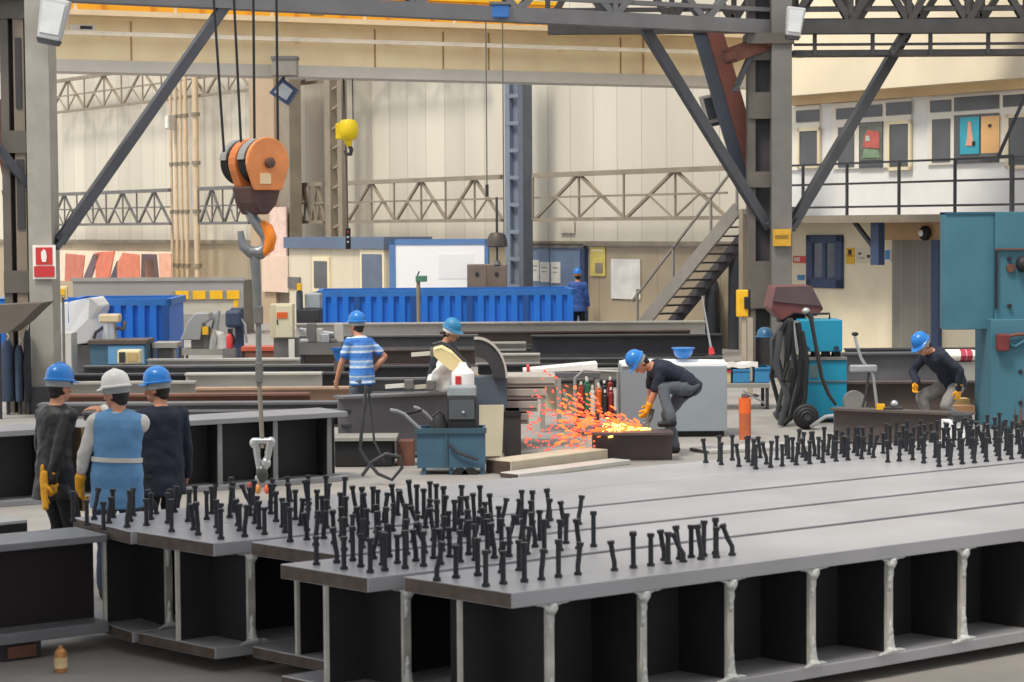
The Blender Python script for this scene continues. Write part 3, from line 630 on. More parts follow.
def girder(label, org, L, W, z0, z1, k=-.18, tf=.09, bf=.075, rz=GA, stiff=(.28, .68, 99), welds=True, studs=(), name='plate_girder', mtop=None, mweb=None, end=True, group=None, medge=None):
    o = thing(name, label, 'girder', (org.x, org.y, 0), rz, group)
    mt = mtop or M_top; mw = mweb or M_web
    MB().box(0, L, 0, W, z1 - tf, z1, k).build('top_flange', mt, o, bevel=.006)
    MB().box(0, L, 0, W, z0, z0 + bf, k).build('bottom_flange', mt, o, bevel=.006)
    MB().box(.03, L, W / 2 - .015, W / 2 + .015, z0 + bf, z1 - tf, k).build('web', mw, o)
    MB().box(-.004, 0, 0.01, W - .01, z1 - tf + .006, z1 - .006, k).build('cut_end', M_cut, o); MB().box(-.004, 0, 0.01, W - .01, z0 + .006, z0 + bf - .006, k).build('cut_end', M_cut, o)
    x, st, n = stiff; i = 0
    while x < L - .05 and i < n:
        sk = k * W / 2
        s_ = MB().box(x, x + .03, .05, W / 2 - .015, z0 + bf, z1 - tf, k).build('stiffener', mw, o)
        MB().box(x - .01, x + .042, .03, .052, z0 + bf, z1 - tf, k).build('ground_edge', medge or M_edge, s_)
        if welds:
            for nm_, me_, zz in (('weld_bead', WELDT[i % 3], z1 - tf), ('weld_bead', WELDB[i % 3], z0 + bf)):
                c = bpy.data.objects.new(nm_, me_); C.objects.link(c); c.parent = s_; c.location = (x + .016 + k * .03, .03, zz)
        if False:
            MB().ell((x + .015 + k * .03, .02, z1 - tf - .03), (.055, .035, .05), n=10).build('weld_bead', M_weld, s_, smooth=True)
            MB().pipe([(x + .015 + k * .03, .015, z0 + bf + .13), (x + .02, .012, z0 + bf + .05), (x + .015, .0, z0 + bf + .012)], [.03, .042, .075], 10).build('weld_bead', M_weld, s_, smooth=True)
        if i < 3: MB().box(x, x + .03, W / 2 + .015, W - .05, z0 + bf, z1 - tf, k).build('stiffener', mw, o)
        x += st; i += 1
    if end:
        MB().pipe([(0.02 + k * W / 2, W / 2, z1 - tf), (.02 + k * W / 2, W / 2, z0 + bf)], .02, 6).build('end_weld', M_edge, o)
    for (xa, xb, pitch, rows) in studs:
        for y in rows:
            x = xa
            while x < xb:
                j = R.random(); me = STUD[0] if j < .5 else STUD[1] if j < .7 else STUD[2] if j < .86 else STUD[3] if j < .96 else STUD[4]
                if R.random() < .95:
                    c = bpy.data.objects.new('stud', me); C.objects.link(c); c.parent = o
                    c.location = (x + k * y + R.uniform(-.012, .012), y + R.uniform(-.012, .012), z1); c.rotation_euler.z = R.uniform(-.9, .9); c.scale.z = R.uniform(.85, 1.12)
                x += pitch
    return o
G1 = gz(512, 593, ZT); G2 = gz(368, 577, ZT); G3 = V((-1.09, 13.68, 0)); G4 = gz(214, 543, ZT); G5 = gz(131, 531, ZT)
def sx(G, px):
    k_ = (px - 512) / F; return (k_ * G.y - G.x) / (GU.x - k_ * GU.y)
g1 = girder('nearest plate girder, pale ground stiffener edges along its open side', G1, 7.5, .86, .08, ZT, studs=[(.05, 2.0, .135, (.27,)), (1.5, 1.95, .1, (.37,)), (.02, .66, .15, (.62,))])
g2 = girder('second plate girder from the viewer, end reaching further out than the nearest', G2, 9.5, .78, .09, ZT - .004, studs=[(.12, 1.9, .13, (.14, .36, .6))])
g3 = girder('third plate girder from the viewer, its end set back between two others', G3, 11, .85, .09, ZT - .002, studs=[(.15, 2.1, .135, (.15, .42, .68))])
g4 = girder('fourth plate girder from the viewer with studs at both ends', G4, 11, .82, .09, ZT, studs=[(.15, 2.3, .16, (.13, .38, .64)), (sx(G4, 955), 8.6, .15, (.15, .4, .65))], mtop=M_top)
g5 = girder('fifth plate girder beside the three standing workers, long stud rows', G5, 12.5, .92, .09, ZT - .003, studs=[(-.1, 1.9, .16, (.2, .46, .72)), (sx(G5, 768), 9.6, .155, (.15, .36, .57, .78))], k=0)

# blocks under the girder ends
M_timber = mat('old_timber', '#4b3f37', .85, 0, .25, 4, .08)
for lb, G, x, W in (('dark timber block under the end of the second girder', G2, .35, .7), ('dark timber block under the end of the fourth girder', G4, .4, .7), ('dark timber block under the end of the fifth girder', G5, .3, .8), ('dark timber block under the nearest girder', G1, .9, .75), ('dark timber block under the third girder', G3, .5, .75)):
    o = thing('timber_block', lb, 'block', (G.x, G.y, 0), GA)
    MB().box(x, x + .22, .04, W, 0, .078).build('sleeper', M_timber, o, bevel=.008)
    MB().box(x + .06, x + .16, .0, .045, .01, .07).build('end_grain', mat('end_grain', '#6b5a48', .9, 0, .2, 12), o)

# dark girder lying at the lower edge
p = at(97, 537, 15.0)
org = V((p.x, p.y, 0)) - GU * 3.0
girder('dark brown girder lying by the fifth girder end, pale top edge', org + GU * .10, 2.98, .5, .12, .80, k=0, tf=.05, stiff=(2.62, .9, 0), welds=False, name='plate_girder', mtop=mat('edge_grey', '#7b7d82', .45, .1, .12, 3), mweb=M_webr)
o = thing('timber_block', 'short steel block under the dark brown girder', 'block', tuple(org), GA)
MB().box(2.3, 2.6, .05, .45, 0, .118).build('sleeper', M_darksteel, o, bevel=.006); MB().box(2.35, 2.55, .02, .05, .02, .1).build('end_cap', M_rust, o)
q_ = gz(61, 672, 0)
o = thing('spray_can', 'small brass coloured can on the floor by the dark brown girder', 'can', q_)
MB().lathe([(.04, 0), (.042, .01), (.042, .13), (.03, .15), (.018, .155), (.018, .175), (0, .175)], 16).build('body', mat('can_brass', '#c08a55', .4, .3, .2, 14), o, smooth=True)
MB().lathe([(.0435, .03), (.0435, .1)], 16).build('band', mat('can_cream', '#ecd2a0', .5, 0, .2, 10), o, smooth=True)
# hollow box section behind it
a = at(37, 522, 16.2); o = thing('box_section', 'hollow square steel box section with a bright top behind dark girder', 'box section', V((a.x, a.y, 0)) - GU * 1.6, GA + .1)
zt = a.z; M_bs = mat('box_top', '#b4b4b4', .45, .1, .1, 3)
MB().box(0, 1.6, 0, .32, zt - .02, zt).build('top_wall', M_bs, o); MB().box(0, 1.6, 0, .02, zt - .26, zt - .02).build('side_wall', M_webr, o)
MB().box(0, 1.6, .3, .32, zt - .26, zt - .02).build('side_wall', M_web, o); MB().box(0, 1.6, 0, .32, zt - .28, zt - .26).build('bottom_wall', M_web, o)
for x in (.3, 1.3): MB().box(x, x + .12, .02, .3, 0, zt - .28).build('foot', M_timber, o)

# long girder behind the three workers
p0 = at(340, 412, 25.0); p1 = at(-30, 433, 22.7); zb_ = (p0.z + p1.z) / 2
d = V((p0.x - p1.x, p0.y - p1.y, 0)); Lg = d.length
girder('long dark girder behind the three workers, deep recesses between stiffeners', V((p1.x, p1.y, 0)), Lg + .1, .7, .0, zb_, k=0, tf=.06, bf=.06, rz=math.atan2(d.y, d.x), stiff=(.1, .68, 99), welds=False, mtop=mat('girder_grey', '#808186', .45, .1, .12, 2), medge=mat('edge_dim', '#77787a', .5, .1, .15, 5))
# flat bar lying on top of it
pm = at(120, 405, 23.9)

# ------------------------------------------------------------------ rolled beams lying about
def ibeam(label, p, q, h, wd, m, tf=.03, tw=.03, name='steel_beam', group=None, cat='steel beam', ends=True):
    """p, q: the two ends of the top centre line"""
    p, q = V(p), V(q); d = q - p; Lx = V((d.x, d.y, 0)).length
    z = (p.z + q.z) / 2
    o = thing(name, label, cat, (p.x, p.y, z - h), math.atan2(d.y, d.x), group)
    hw = wd / 2
    MB().box(0, Lx, -hw, hw, h - tf, h).build('top_flange', m, o); MB().box(0, Lx, -hw, hw, 0, tf).build('bottom_flange', m, o)
    MB().box(0, Lx, -tw / 2, tw / 2, tf, h - tf).build('web', m, o)
    return o
def bpx(label, xa, ya, Da, xb, yb, Db, h, wd, m, **k): return ibeam(label, at(xa, ya, Da), at(xb, yb, Db), h, wd, m, **k)
M_b1 = mat('beam_grey', '#5f6064', .5, .1, .15, 2); M_b2 = mat('beam_dark', '#37383d', .55, .1, .2, 2); M_b3 = mat('beam_brown', '#564a46', .6, .1, .2, 2)
M_b4 = mat('beam_pale', '#97958f', .5, .1, .12, 2); M_b5 = mat('beam_light', '#b5b2ac', .5, .05, .08, 2); M_b6 = mat('beam_redbrown', '#6d4a3e', .65, .05, .2, 2)
def stack(rows):
    for r in rows: bpx(*r)
# stack before the blue container: (label, left px,y,D, right px,y,D, height, width, material)
stack([
 ('pale beam topmost of the rear stack before the blue container', 296, 326, 47.5, 705, 318, 47.5, .30, .3, M_b5),
 ('grey beam second in the rear stack before the blue container', 296, 345, 47.4, 705, 333, 47.4, .31, .3, M_b1),
 ('dark beam lowest in the rear stack before the blue container', 296, 360, 47.3, 705, 348, 47.3, .36, .3, M_b2),
 ('brownish grey beam in front of the pale topmost beam', 440, 336, 45.6, 690, 325, 45.6, .3, .3, M_b3),
 ('grey beam under the brownish beam in the rear row', 440, 352, 45.5, 690, 341, 45.5, .4, .3, M_b1),
 ('thick dark beam with a cut end above the sparks', 531, 338, 43.8, 722, 331, 43.8, .42, .35, M_b2),
 ('grey beam carrying the thick dark cut beam', 500, 361, 43.6, 722, 353, 43.6, .26, .35, M_b1),
 ('pale thin beam left of the thick dark cut beam', 470, 343, 43.0, 526, 341, 43.0, .16, .3, M_b4),
 ('pale beam low beside the thick dark cut beam', 470, 355, 42.6, 540, 352, 42.6, .2, .3, M_b5),
 ('dark channel under the pale beams behind the welder', 478, 368, 42.0, 620, 360, 42.0, .3, .3, M_b2),
 ('grey beam with pale upper face behind the steel frame table', 560, 372, 40.4, 712, 364, 40.4, .28, .3, M_b4),
 ('dark beam low behind the steel frame table', 500, 382, 39.4, 700, 376, 39.4, .3, .3, M_b2),
 ('grey beam passing behind the striped shirt worker', 300, 338, 41.6, 478, 332, 41.6, .25, .3, M_b1),
 ('dark grey beam below it behind the striped shirt', 300, 352, 41.0, 475, 346, 41.0, .3, .3, M_b3),
 ('dark beam level with the striped worker elbow', 300, 369, 39.0, 470, 362, 39.0, .3, .3, M_b2),
 ('grey beam low behind the striped shirt worker', 296, 381, 37.2, 440, 375, 37.2, .25, .3, M_b1),
 ('brown topped beam ending at the striped worker hip', 196, 391, 33.2, 352, 383, 33.2, .26, .3, mat('beam_tan', '#a08671', .6, 0, .15, 3)),
])
# beams between the fire sign column and the hook
stack([
 ('pale beam highest of the pile behind the blue helmets', 148, 361, 37.0, 300, 356, 37.0, .22, .3, M_b5),
 ('grey beam at the back of the pile behind the white helmet', 84, 368, 36.2, 340, 362, 36.2, .25, .3, M_b1),
 ('dark beam second from back behind the white helmet', 70, 376, 35.0, 350, 370, 35.0, .3, .3, M_b2),
 ('light webbed channel in the middle of the helmet pile', 60, 384, 33.8, 196, 379, 33.8, .3, .3, M_b4),
 ('pale channel beside the chain behind the navy worker', 186, 375, 34.4, 322, 370, 34.4, .28, .3, M_b5),
 ('red brown beam just above the workers long girder', 60, 399, 31.6, 310, 388, 31.6, .25, .3, M_b6),
 ('grey beam laid close behind the workers long girder', 40, 408, 29.4, 350, 396, 29.4, .2, .35, M_b1),
 ('dark flat beam nearest behind the workers long girder', 84, 417, 27.4, 352, 404, 27.4, .2, .4, M_b2),
])
# big grey plate girder by the cart
bpx('deep grey girder standing behind the blue tool cart', 338, 397, 27.2, 460, 389.5, 28.0, .78, .3, mat('girder_mid', '#6b6a6e', .5, .1, .1, 1.5))
# beam under the grinder
bpx('short brown beam being cut by the grinding worker', 592, 432, 27.1, 672, 430, 27.1, .40, .5, mat('beam_cut', '#55494a', .55, .1, .12, 3))
# beams round the worker at the blue machine
stack([
 ('brown beam with a pale top before the crouching worker', 834, 408, 29.2, 972, 412, 28.2, .42, .3, mat('beam_front', '#554c49', .55, .1, .12, 2)),
 ('long grey beam behind the crouching worker', 842, 384, 33.4, 992, 378, 33.4, .7, .3, M_b3),
 ('grey beam behind turquoise welder with a pale patch', 836, 352, 36.4, 992, 352, 36.4, .5, .3, M_b1),
 ('narrow beam along the foot of the cream wall', 845, 346, 38.6, 985, 350, 38.6, .35, .3, M_b2),
])
# loose timber and flat plates on the floor
M_beige = mat('beige_timber', '#b3a894', .8, 0, .12, 5, .05)
def plank(label, xa, ya, xb, yb, h, wd, m, name='timber_plank', cat='plank', z=0.0):
    a, b = gz(xa, ya, h + z), gz(xb, yb, h + z); d = b - a; o = thing(name, label, cat, (a.x, a.y, z), math.atan2(d.y, d.x))
    MB().box(0, d.length, -wd, 0, 0, h).build('board', m, o, bevel=.01); MB().box(-.012, 0, -wd * .95, -.01, .01, h - .01).build('end_face', M_timber, o); return o
plank('long beige timber lying on the floor before the spark spray', 486, 459, 583, 447, .16, .4, M_beige)
plank('pale steel angle bar on the floor before the brown beam', 500, 472, 612, 458, .06, .3, M_b5, 'angle_bar', 'angle bar')
plank('grey flat plate on the floor right of the brown beam', 690, 447, 815, 440, .05, .5, mat('floor_plate', '#a5a4a2', .6, 0, .08, 2), 'floor_plate', 'plate')
# ------------------------------------------------------------------ equipment
def eq(name, label, cat, rect, D, rz=0.0, group=None):
    """a thing whose front face fills the pixel rectangle at distance D; local x centred, y into the hall, z from its underside"""
    x0, x1, z0, z1 = prect(*rect, D); o = thing(name, label, cat, ((x0 + x1) / 2, D, z0), rz, group)
    return o, (x1 - x0) / 2, z1 - z0, z0
def legs(o, hw, dep, z0, m, r=.025, inset=.04):
    for x in (-hw + inset, hw - inset):
        for y in (inset, dep - inset): MB().box(x - r, x + r, y - r, y + r, -z0, 0).build('leg', m, o)
M_blue = mat('container_blue', '#1a6ed2', .5, 0, .08, 1.5); M_blued = mat('container_blue_dark', '#174c93', .5, 0, .08, 2)
M_cyan = mat('welder_turquoise', '#1489aa', .45, 0, .05, 3); M_slate = mat('cart_blue', '#3f6076', .55, .1, .12, 3)

# blue containers
def container(label, rect, D, dep, rz, nrib, mm=M_blue):
    o, hw, h, z0 = eq('blue_container', label, 'container', rect, D, rz)
    MB().box(-hw, hw, .04, .1, -z0, h - .1).build('side_panel', mm, o); MB().box(-hw, hw, dep - .1, dep - .04, -z0, h - .1).build('side_panel', mm, o)
    MB().box(-hw, -hw + .06, .1, dep - .1, -z0, h - .1).build('end_panel', mm, o); MB().box(hw - .06, hw, .1, dep - .1, -z0, h - .1).build('end_panel', mm, o)
    MB().box(-hw + .05, hw - .05, .1, dep - .1, -z0 + .02, -z0 + .1).build('bottom_panel', M_blued, o)
    m = MB(); m.box(-hw - .05, hw + .05, -.03, .1, h - .14, h).box(-hw - .05, hw + .05, dep - .1, dep + .03, h - .14, h).box(-hw - .05, -hw + .06, -.03, dep, h - .139, h - .001).box(hw - .06, hw + .05, -.03, dep, h - .139, h - .001)
    m.build('top_rim', mat('rim_blue', '#2a6cb8', .5, 0, .1, 3), o)
    for k in range(nrib):
        x = -hw + .08 + (2 * hw - .16) * k / (nrib - 1)
        MB().box(x - .07, x + .07, -.03, .04, -z0, h - .14).build('rib', M_blued if k % 5 == 3 else mm, o)
    return o
container('long open blue container with ribbed sides in front of the white board', (320, 290, 574, 330), 52, 2.2, .06, 23)
container('open blue container behind the workbench beside the white sheet', (67, 299, 169, 357), 46, 2.4, .02, 9)

# cabin, framed board, grey container along the wall
o = wthing('site_cabin', 'cream site cabin with a blue-grey roof edge and two windows', 'cabin', 0, 0)
a, b, _, zt = wrect(289, 237, 386, 290, 3); cab_d = 3
MB().box(a, b, -3, -1.7, 0, zt - .3).build('wall_panel', panelmat('cabin_panel', '#d6cbb4', '#b9ad95', 1.2), o)
MB().box(a - .1, b + .1, -3.12, -1.6, zt - .32, zt).build('roof_edge', mat('roof_blue', '#5f6f86', .6, 0, .1, 2), o)
for r, m in (((316, 261, 329, 288), M_glass), ((364, 254, 384, 290), mat('cabin_door_blue', '#5f6b7d', .5))):
    x0, x1, z0, z1 = wrect(*r, 3.0); f_ = MB().box(x0 - .1, x1 + .1, -3.06, -3.0, z0 - .1, z1 + .12).build('window_frame', M_framey, o)
    MB().box(x0, x1, -3.075, -3.05, z0, z1).build('pane', m, f_)
x0, x1, z0, z1 = wrect(289, 277, 301, 288, 3); MB().box(x0, x1, -3.05, -3, z0, z1).build('vent', M_greysteel, o)
o, hw, h, z0 = eq('framed_board', 'big blank white board in a blue frame behind the blue container', 'board', (387, 239, 490, 292), 55.5, -.25)
legs(o, hw, .5, z0, M_bluepaint)
M_bframe = mat('board_blue', '#5a7fb0', .5, 0, .06, 2)
m = MB(); m.box(-hw, hw, 0, .12, h - .14, h).box(-hw, -hw + .16, 0, .12, 0, h).box(hw - .1, hw, 0, .12, 0, h); m.build('frame', M_bframe, o)
MB().box(-hw + .1, hw - .06, .02, .08, 0, h - .1).build('sheet', mat('board_white', '#f4f3f0', .5, 0, .01, 1), o)
MB().box(0, .9, .012, .02, h * .25, h * .72).build('faint_outline', mat('board_grey', '#ecebe8', .5, 0, .01, 1), o)
o, hw, h, z0 = eq('grey_container', 'long grey open container under the orange painted panel', 'container', (72, 281, 244, 306), 60, -.05)
MB().box(-hw, hw, 0, .1, -z0, h).build('side_panel', mat('cont_grey', '#8f8d8b', .6, 0, .08, 1), o); MB().box(-hw, hw, 1.6, 1.7, -z0, h).build('side_panel', M_greysteel, o)
MB().box(-hw, -hw + .1, .1, 1.6, -z0, h).build('end_panel', M_greysteel, o); MB().box(hw - .1, hw, .1, 1.6, -z0, h).build('end_panel', M_greysteel, o)
MB().box(-hw - .05, hw + .05, -.04, .04, h, h + .1).build('top_rim', M_b4, o)
o, hw, h, z0 = eq('striped_barrier', 'pale barrier board with a yellow and grey striped top rail', 'barrier', (172, 290, 240, 314), 52)
MB().box(-hw + .15, hw - .1, 0, .06, 0, h * .6).build('board', mat('barrier_pale', '#b9b4a8', .7, 0, .06, 2), o)
MB().box(-hw, hw, -.04, .08, h * .6, h * .95).build('rail', mat('barrier_grey', '#8c887c', .6), o)
for k in range(4): MB().box(-hw + .1 + k * hw * .5, -hw + .1 + k * hw * .5 + .3, -.05, .085, h * .62, h * .97).build('stripe', M_yellow, o)
for x in (-hw + .05, hw - .15): MB().box(x, x + .1, -.03, .06, -z0, h * .6).build('leg', M_yellow if x > 0 else M_greysteel, o)

# things between the column and the hook
o = thing('white_sheet', 'white plastic sheet draped over the end of the blue container', 'sheet', at(60, 347, 43.2)); s = F / 43.2
pp = [(0, 0), (31, 4), (37, 16), (33, 8 + 20), (41, 40), (34, 49), (20, 47), (0, 44)]
mb = MB(); rings = []
for j, (sc, yy) in enumerate(((.94, .0), (1, .25), (.97, 1.2), (.9, 1.6))): rings.append([V((x * sc / s, yy + .12 * math.sin(x * .5 + j), max(0, y * (1 if j < 3 else .9)) / s)) for x, y in pp])
mb.loft(rings).build('drape', mat('plastic_white', '#e6e8ea', .35, 0, .03, 2), o, bevel=.03)
MB().prism([(9 / s, 24 / s), (24 / s, 49 / s), (9 / s, 50 / s)], Matrix(((1, 0, 0, 0), (0, 0, 1, -.03), (0, 1, 0, 0), (0, 0, 0, 1))), .04).build('blue_patch', M_blue, o)
z_ = at(60, 347, 43.2).z
MB().box(.05, .85, .3, 1.5, -z_, 0.02).build('crate', M_greysteel, o)
o, hw, h, z0 = eq('steel_locker', 'narrow grey locker behind the grey column foot', 'locker', (58, 333, 72, 366), 40)
MB().box(-hw, hw, 0, .5, -z0, h).build('body', mat('locker_grey', '#b3b2ae', .55, 0, .05, 2), o, bevel=.01)
MB().box(-hw * .9, hw * .9, -.015, 0, -z0 + .1, h - .05).build('door', mat('locker_door', '#bdbcb8', .55, 0, .05, 2), o)
o, hw, h, z0 = eq('workbench', 'slate blue workbench behind the white helmet', 'workbench', (90, 344, 146, 365), 40)
MB().box(-hw, hw, 0, .8, -z0, h).build('body', M_slate, o)
MB().box(-hw * .35, hw * .95, -.02, 0, .02, h * .92).build('drawer_front', mat('bench_light_blue', '#5f93bd', .5, 0, .06, 3), o)
MB().box(-hw * 1.06, hw * 1.04, -.05, .85, h, h + .07).build('worktop', M_b3, o)
b_z = z0 + h + .07
o = thing('pump_motor', 'small motor with a tan cap standing on the slate blue workbench', 'motor', (at(108, 340, 40.3).x, 40.3, b_z)); s = F / 40
MB().cyl((0, .2, 0), (0, .2, .3), .14, .12).build('body', M_chrome, o, smooth=True); MB().box(-.18, .2, .05, .35, .3, .46).build('cap', mat('cap_tan', '#c9bb9a', .5), o, bevel=.03)
MB().pipe([(-.12, .2, .22), (-.26, .2, .12), (-.3, .2, 0.01)], .03, 8).build('pipe', M_darksteel, o); MB().pipe([(.1, .2, .2), (.26, .2, .18), (.28, .2, .32)], .04, 8).build('pipe', M_greysteel, o)
o, hw, h, z0 = eq('tool_case', 'beige tool case with a tan grille before the slate workbench', 'case', (117, 350, 140, 364), 38.6)
MB().box(-hw, hw, 0, .3, 0, h).build('body', mat('case_beige', '#d6c9a4', .5, 0, .05, 3), o, bevel=.03); MB().box(-hw * .1, hw * .8, -.02, 0, h * .2, h * .8).build('grille', mat('case_tan', '#b69f6c', .6), o)
MB().box(-hw * .8, -hw * .3, -.03, 0, h * .1, h * .85).build('handle', M_darksteel, o); legs(o, hw, .3, z0, M_greysteel)
o, hw, h, z0 = eq('steel_table', 'low pale steel table right of the slate workbench', 'table', (152, 343, 177, 348), 40.5)
MB().box(-hw, hw, 0, .7, 0, h).build('top', M_b4, o); legs(o, hw, .7, z0, M_greysteel); MB().box(-hw * .7, hw * .4, .1, .5, -.32, -.02).build('shelf_bin', M_b1, o)
o, hw, h, z0 = eq('lathe_machine', 'silver hooded machine on a bench beside the blue container', 'machine', (180, 313, 230, 349), 43)
MB().prism([(-hw, h * .25), (-hw * .7, h * .75), (-hw * .4, h), (hw * .15, h), (hw * .2, h * .8), (-hw * .1, h * .7), (-hw * .2, h * .25)], Matrix(((1, 0, 0, 0), (0, 0, 1, 0), (0, 1, 0, 0), (0, 0, 0, 1))), .6).build('hood', mat('hood_silver', '#a3a5a8', .4, .3, .08, 3), o, bevel=.02)
MB().box(-hw * .6, hw * .1, .1, .5, 0, h * .6).build('headstock', M_greysteel, o, bevel=.02); MB().box(-hw * .1, hw * .12, -.03, .1, h * .4, h * .62).build('yellow_label', M_yellow, o)
MB().pipe([(hw * .2, .2, 0), (hw * .35, .2, h * .5), (hw * .55, .2, h * .4), (hw * .65, .2, 0)], .09, 8).build('carriage', mat('carriage_pale', '#d7d7d3', .4, .2, .15, 9), o, smooth=True)
MB().box(-hw, hw * 1.05, -.05, .7, -.12, 0).build('bench_top', M_b4, o); legs(o, hw, .65, z0, M_greysteel)
MB().cyl((hw * .3, .3, h * .5), (hw * .45, .3, h * 1.05), .08, .05).build('lever', M_chrome, o)
o, hw, h, z0 = eq('drill_press', 'dark navy drill press column right of the silver machine', 'machine', (224, 308, 247, 352), 42.2)
MB().box(-.12, .12, .2, .4, -z0, h).build('column', mat('press_navy', '#33415a', .5, 0, .1, 4), o, bevel=.03); MB().box(-hw * .9, hw * .5, 0, .5, h * .55, h * .95).build('head', mat('press_navy', '#33415a'), o, bevel=.06)
MB().pipe([(hw * .3, .1, h * .8), (hw * .8, .1, h * .6), (hw * .9, .1, h * .2)], .025, 6).build('hose', M_chrome, o); MB().cyl((-hw * .4, .2, h * .3), (-hw * .4, .2, h * .56), .07).build('spindle', M_chrome, o); MB().box(-hw, hw, 0, .6, -z0, -z0 + .1).build('base', M_darksteel, o)
o, hw, h, z0 = eq('fire_extinguisher', 'red fire extinguisher at the foot of the drill press', 'extinguisher', (226, 333, 233, 348), 41.4)
MB().lathe([(hw, 0), (hw, h * .75), (hw * .6, h * .9), (hw * .3, h)], 14).build('cylinder', M_red, o, smooth=True); MB().box(-hw * .4, hw * .9, -.03, .03, h, h + .08).build('valve_handle', M_black, o); MB().pipe([(hw * .6, 0, h), (hw * 1.3, 0, h * .7), (hw * 1.2, 0, h * .2)], .02, 6).build('hose', M_black, o)
MB().box(-.12, .12, -.12, .12, -z0, -.01).build('stand', M_greysteel, o)
o, hw, h, z0 = eq('red_table', 'small red topped steel table beside the sling', 'table', (241, 347, 279, 351), 40.6)
MB().box(-hw, hw, 0, .6, 0, h).build('top', mat('table_red', '#b9553f', .55, 0, .12, 4), o); legs(o, hw, .6, z0, M_black); MB().box(-hw, hw, .02, .06, -.12, 0).build('apron', M_rust, o)
o, hw, h, z0 = eq('electric_cabinet', 'cream electric cabinet with an orange label on a post', 'cabinet', (270, 304, 293, 338), 39)
MB().box(-hw, hw, 0, .35, 0, h).build('body', mat('cab_side', '#cfc6a8', .5, 0, .04, 2), o, bevel=.015); MB().box(-hw * .45, hw * .97, -.03, 0, h * .02, h * .96).build('door', mat('cab_cream', '#e0d8bb', .5, 0, .04, 2), o, bevel=.01)
MB().box(-.08, hw * .55, -.045, -.025, h * .58, h * .76).build('orange_label', M_orange, o); MB().box(-.15, .3, .05, .3, -z0, 0).build('post', M_greysteel, o); MB().box(hw * .6, hw * 1.1, -.02, .1, -.35, -.02).build('socket_box', M_paper, o); MB().box(-hw * .4, -hw * .3, -.05, -.03, h * .4, h * .55).build('handle', M_black, o)
o, hw, h, z0 = eq('machine_tool', 'dark machine tool with pale fittings right of the cream cabinet', 'machine', (296, 292, 320, 326), 47.9)
MB().box(-hw, hw, 0, .8, -z0, h * .5).build('base', M_darksteel, o, bevel=.03); MB().box(-hw * .3, hw, .1, .7, h * .5, h * .95).build('head', mat('mt_grey', '#97a0a8', .5, 0, .1, 4), o, bevel=.03); MB().box(-hw, -hw * .5, .0, .3, h * .4, h * 1.05).build('arm', mat('mt_dark', '#454d58', .5), o, bevel=.05); MB().box(-hw * .9, -hw * .55, -.04, .2, h * 1.05, h * 1.25).build('yellow_cap', M_yellow, o)
o, hw, h, z0 = eq('vice_stand', 'heap-like steel vice stand with pale jaws left of the striped worker', 'vice', (299, 326, 341, 346), 38.0)
MB().box(-hw, hw, 0, .5, -.15, .05).build('plate', M_greysteel, o); legs(o, hw, .5, z0, M_darksteel)
for k in range(6): MB().box(-hw + k * hw * .33, -hw + k * hw * .33 + .16, .05 + .05 * (k % 3), .3, .05, .12 + .09 * ((k * 7) % 4)).build('jaw', (M_chrome, M_greysteel, M_b5)[k % 3], o, bevel=.02)
MB().cyl((-hw, .2, .28), (hw * .6, .2, .2), .035).build('spindle', M_chrome, o, smooth=True)
o = thing('plastic_tub', 'small bright blue plastic tub left of the striped worker', 'tub', (at(339, 360, 36).x, 36, at(339, 361, 36).z)); s = F / 36; M_tub = mat('tub_blue', '#2a78c8', .4, 0, .05, 3)
MB().lathe([(.02, 0), (.05, 0), (.11, 11 / s), (.13, 11 / s), (.13, 12.5 / s), (.11, 12.5 / s), (.05, .02), (0, .02)], 18).build('body', M_tub, o, smooth=True); MB().box(-.08, .08, -.08, .08, -at(339, 361, 36).z, 0).build('stand', M_b3, o); MB().lathe([(.115, 12.5 / s), (.14, 12.5 / s), (.14, 13.5 / s), (.115, 13.5 / s)], 18).build('rim', M_blued, o)
o, hw, h, z0 = eq('carton', 'small brown carton beside the bright blue tub', 'box', (350, 352, 358, 361), 36.0)
MB().box(-hw, hw, 0, .3, 0, h).build('body', mat('carton_brown', '#a5764f', .7, 0, .1, 5), o); MB().box(-hw, hw, -.03, .02, h, h + .03).build('flap', mat('carton_flap', '#b98960', .7), o); MB().box(-.06, .06, .05, .2, -z0, 0).build('stand', M_b3, o)
# pole with a small green device
o, hw, h, z0 = eq('camera_pole', 'thin grey pole topped by a small green device before the blue container', 'pole', (417, 280, 420, 330), 50)
MB().cyl((0, 0, -z0), (0, 0, h), .045).build('pole', M_wallsteel, o); MB().box(-.06, .2, -.08, .08, h - .04, h + .1).build('device', mat('device_green', '#4f7d68', .5), o, bevel=.02); MB().bar((-.02, 0, h + .1), (.03, 0, h + .2), .03).build('antenna', M_darksteel, o)
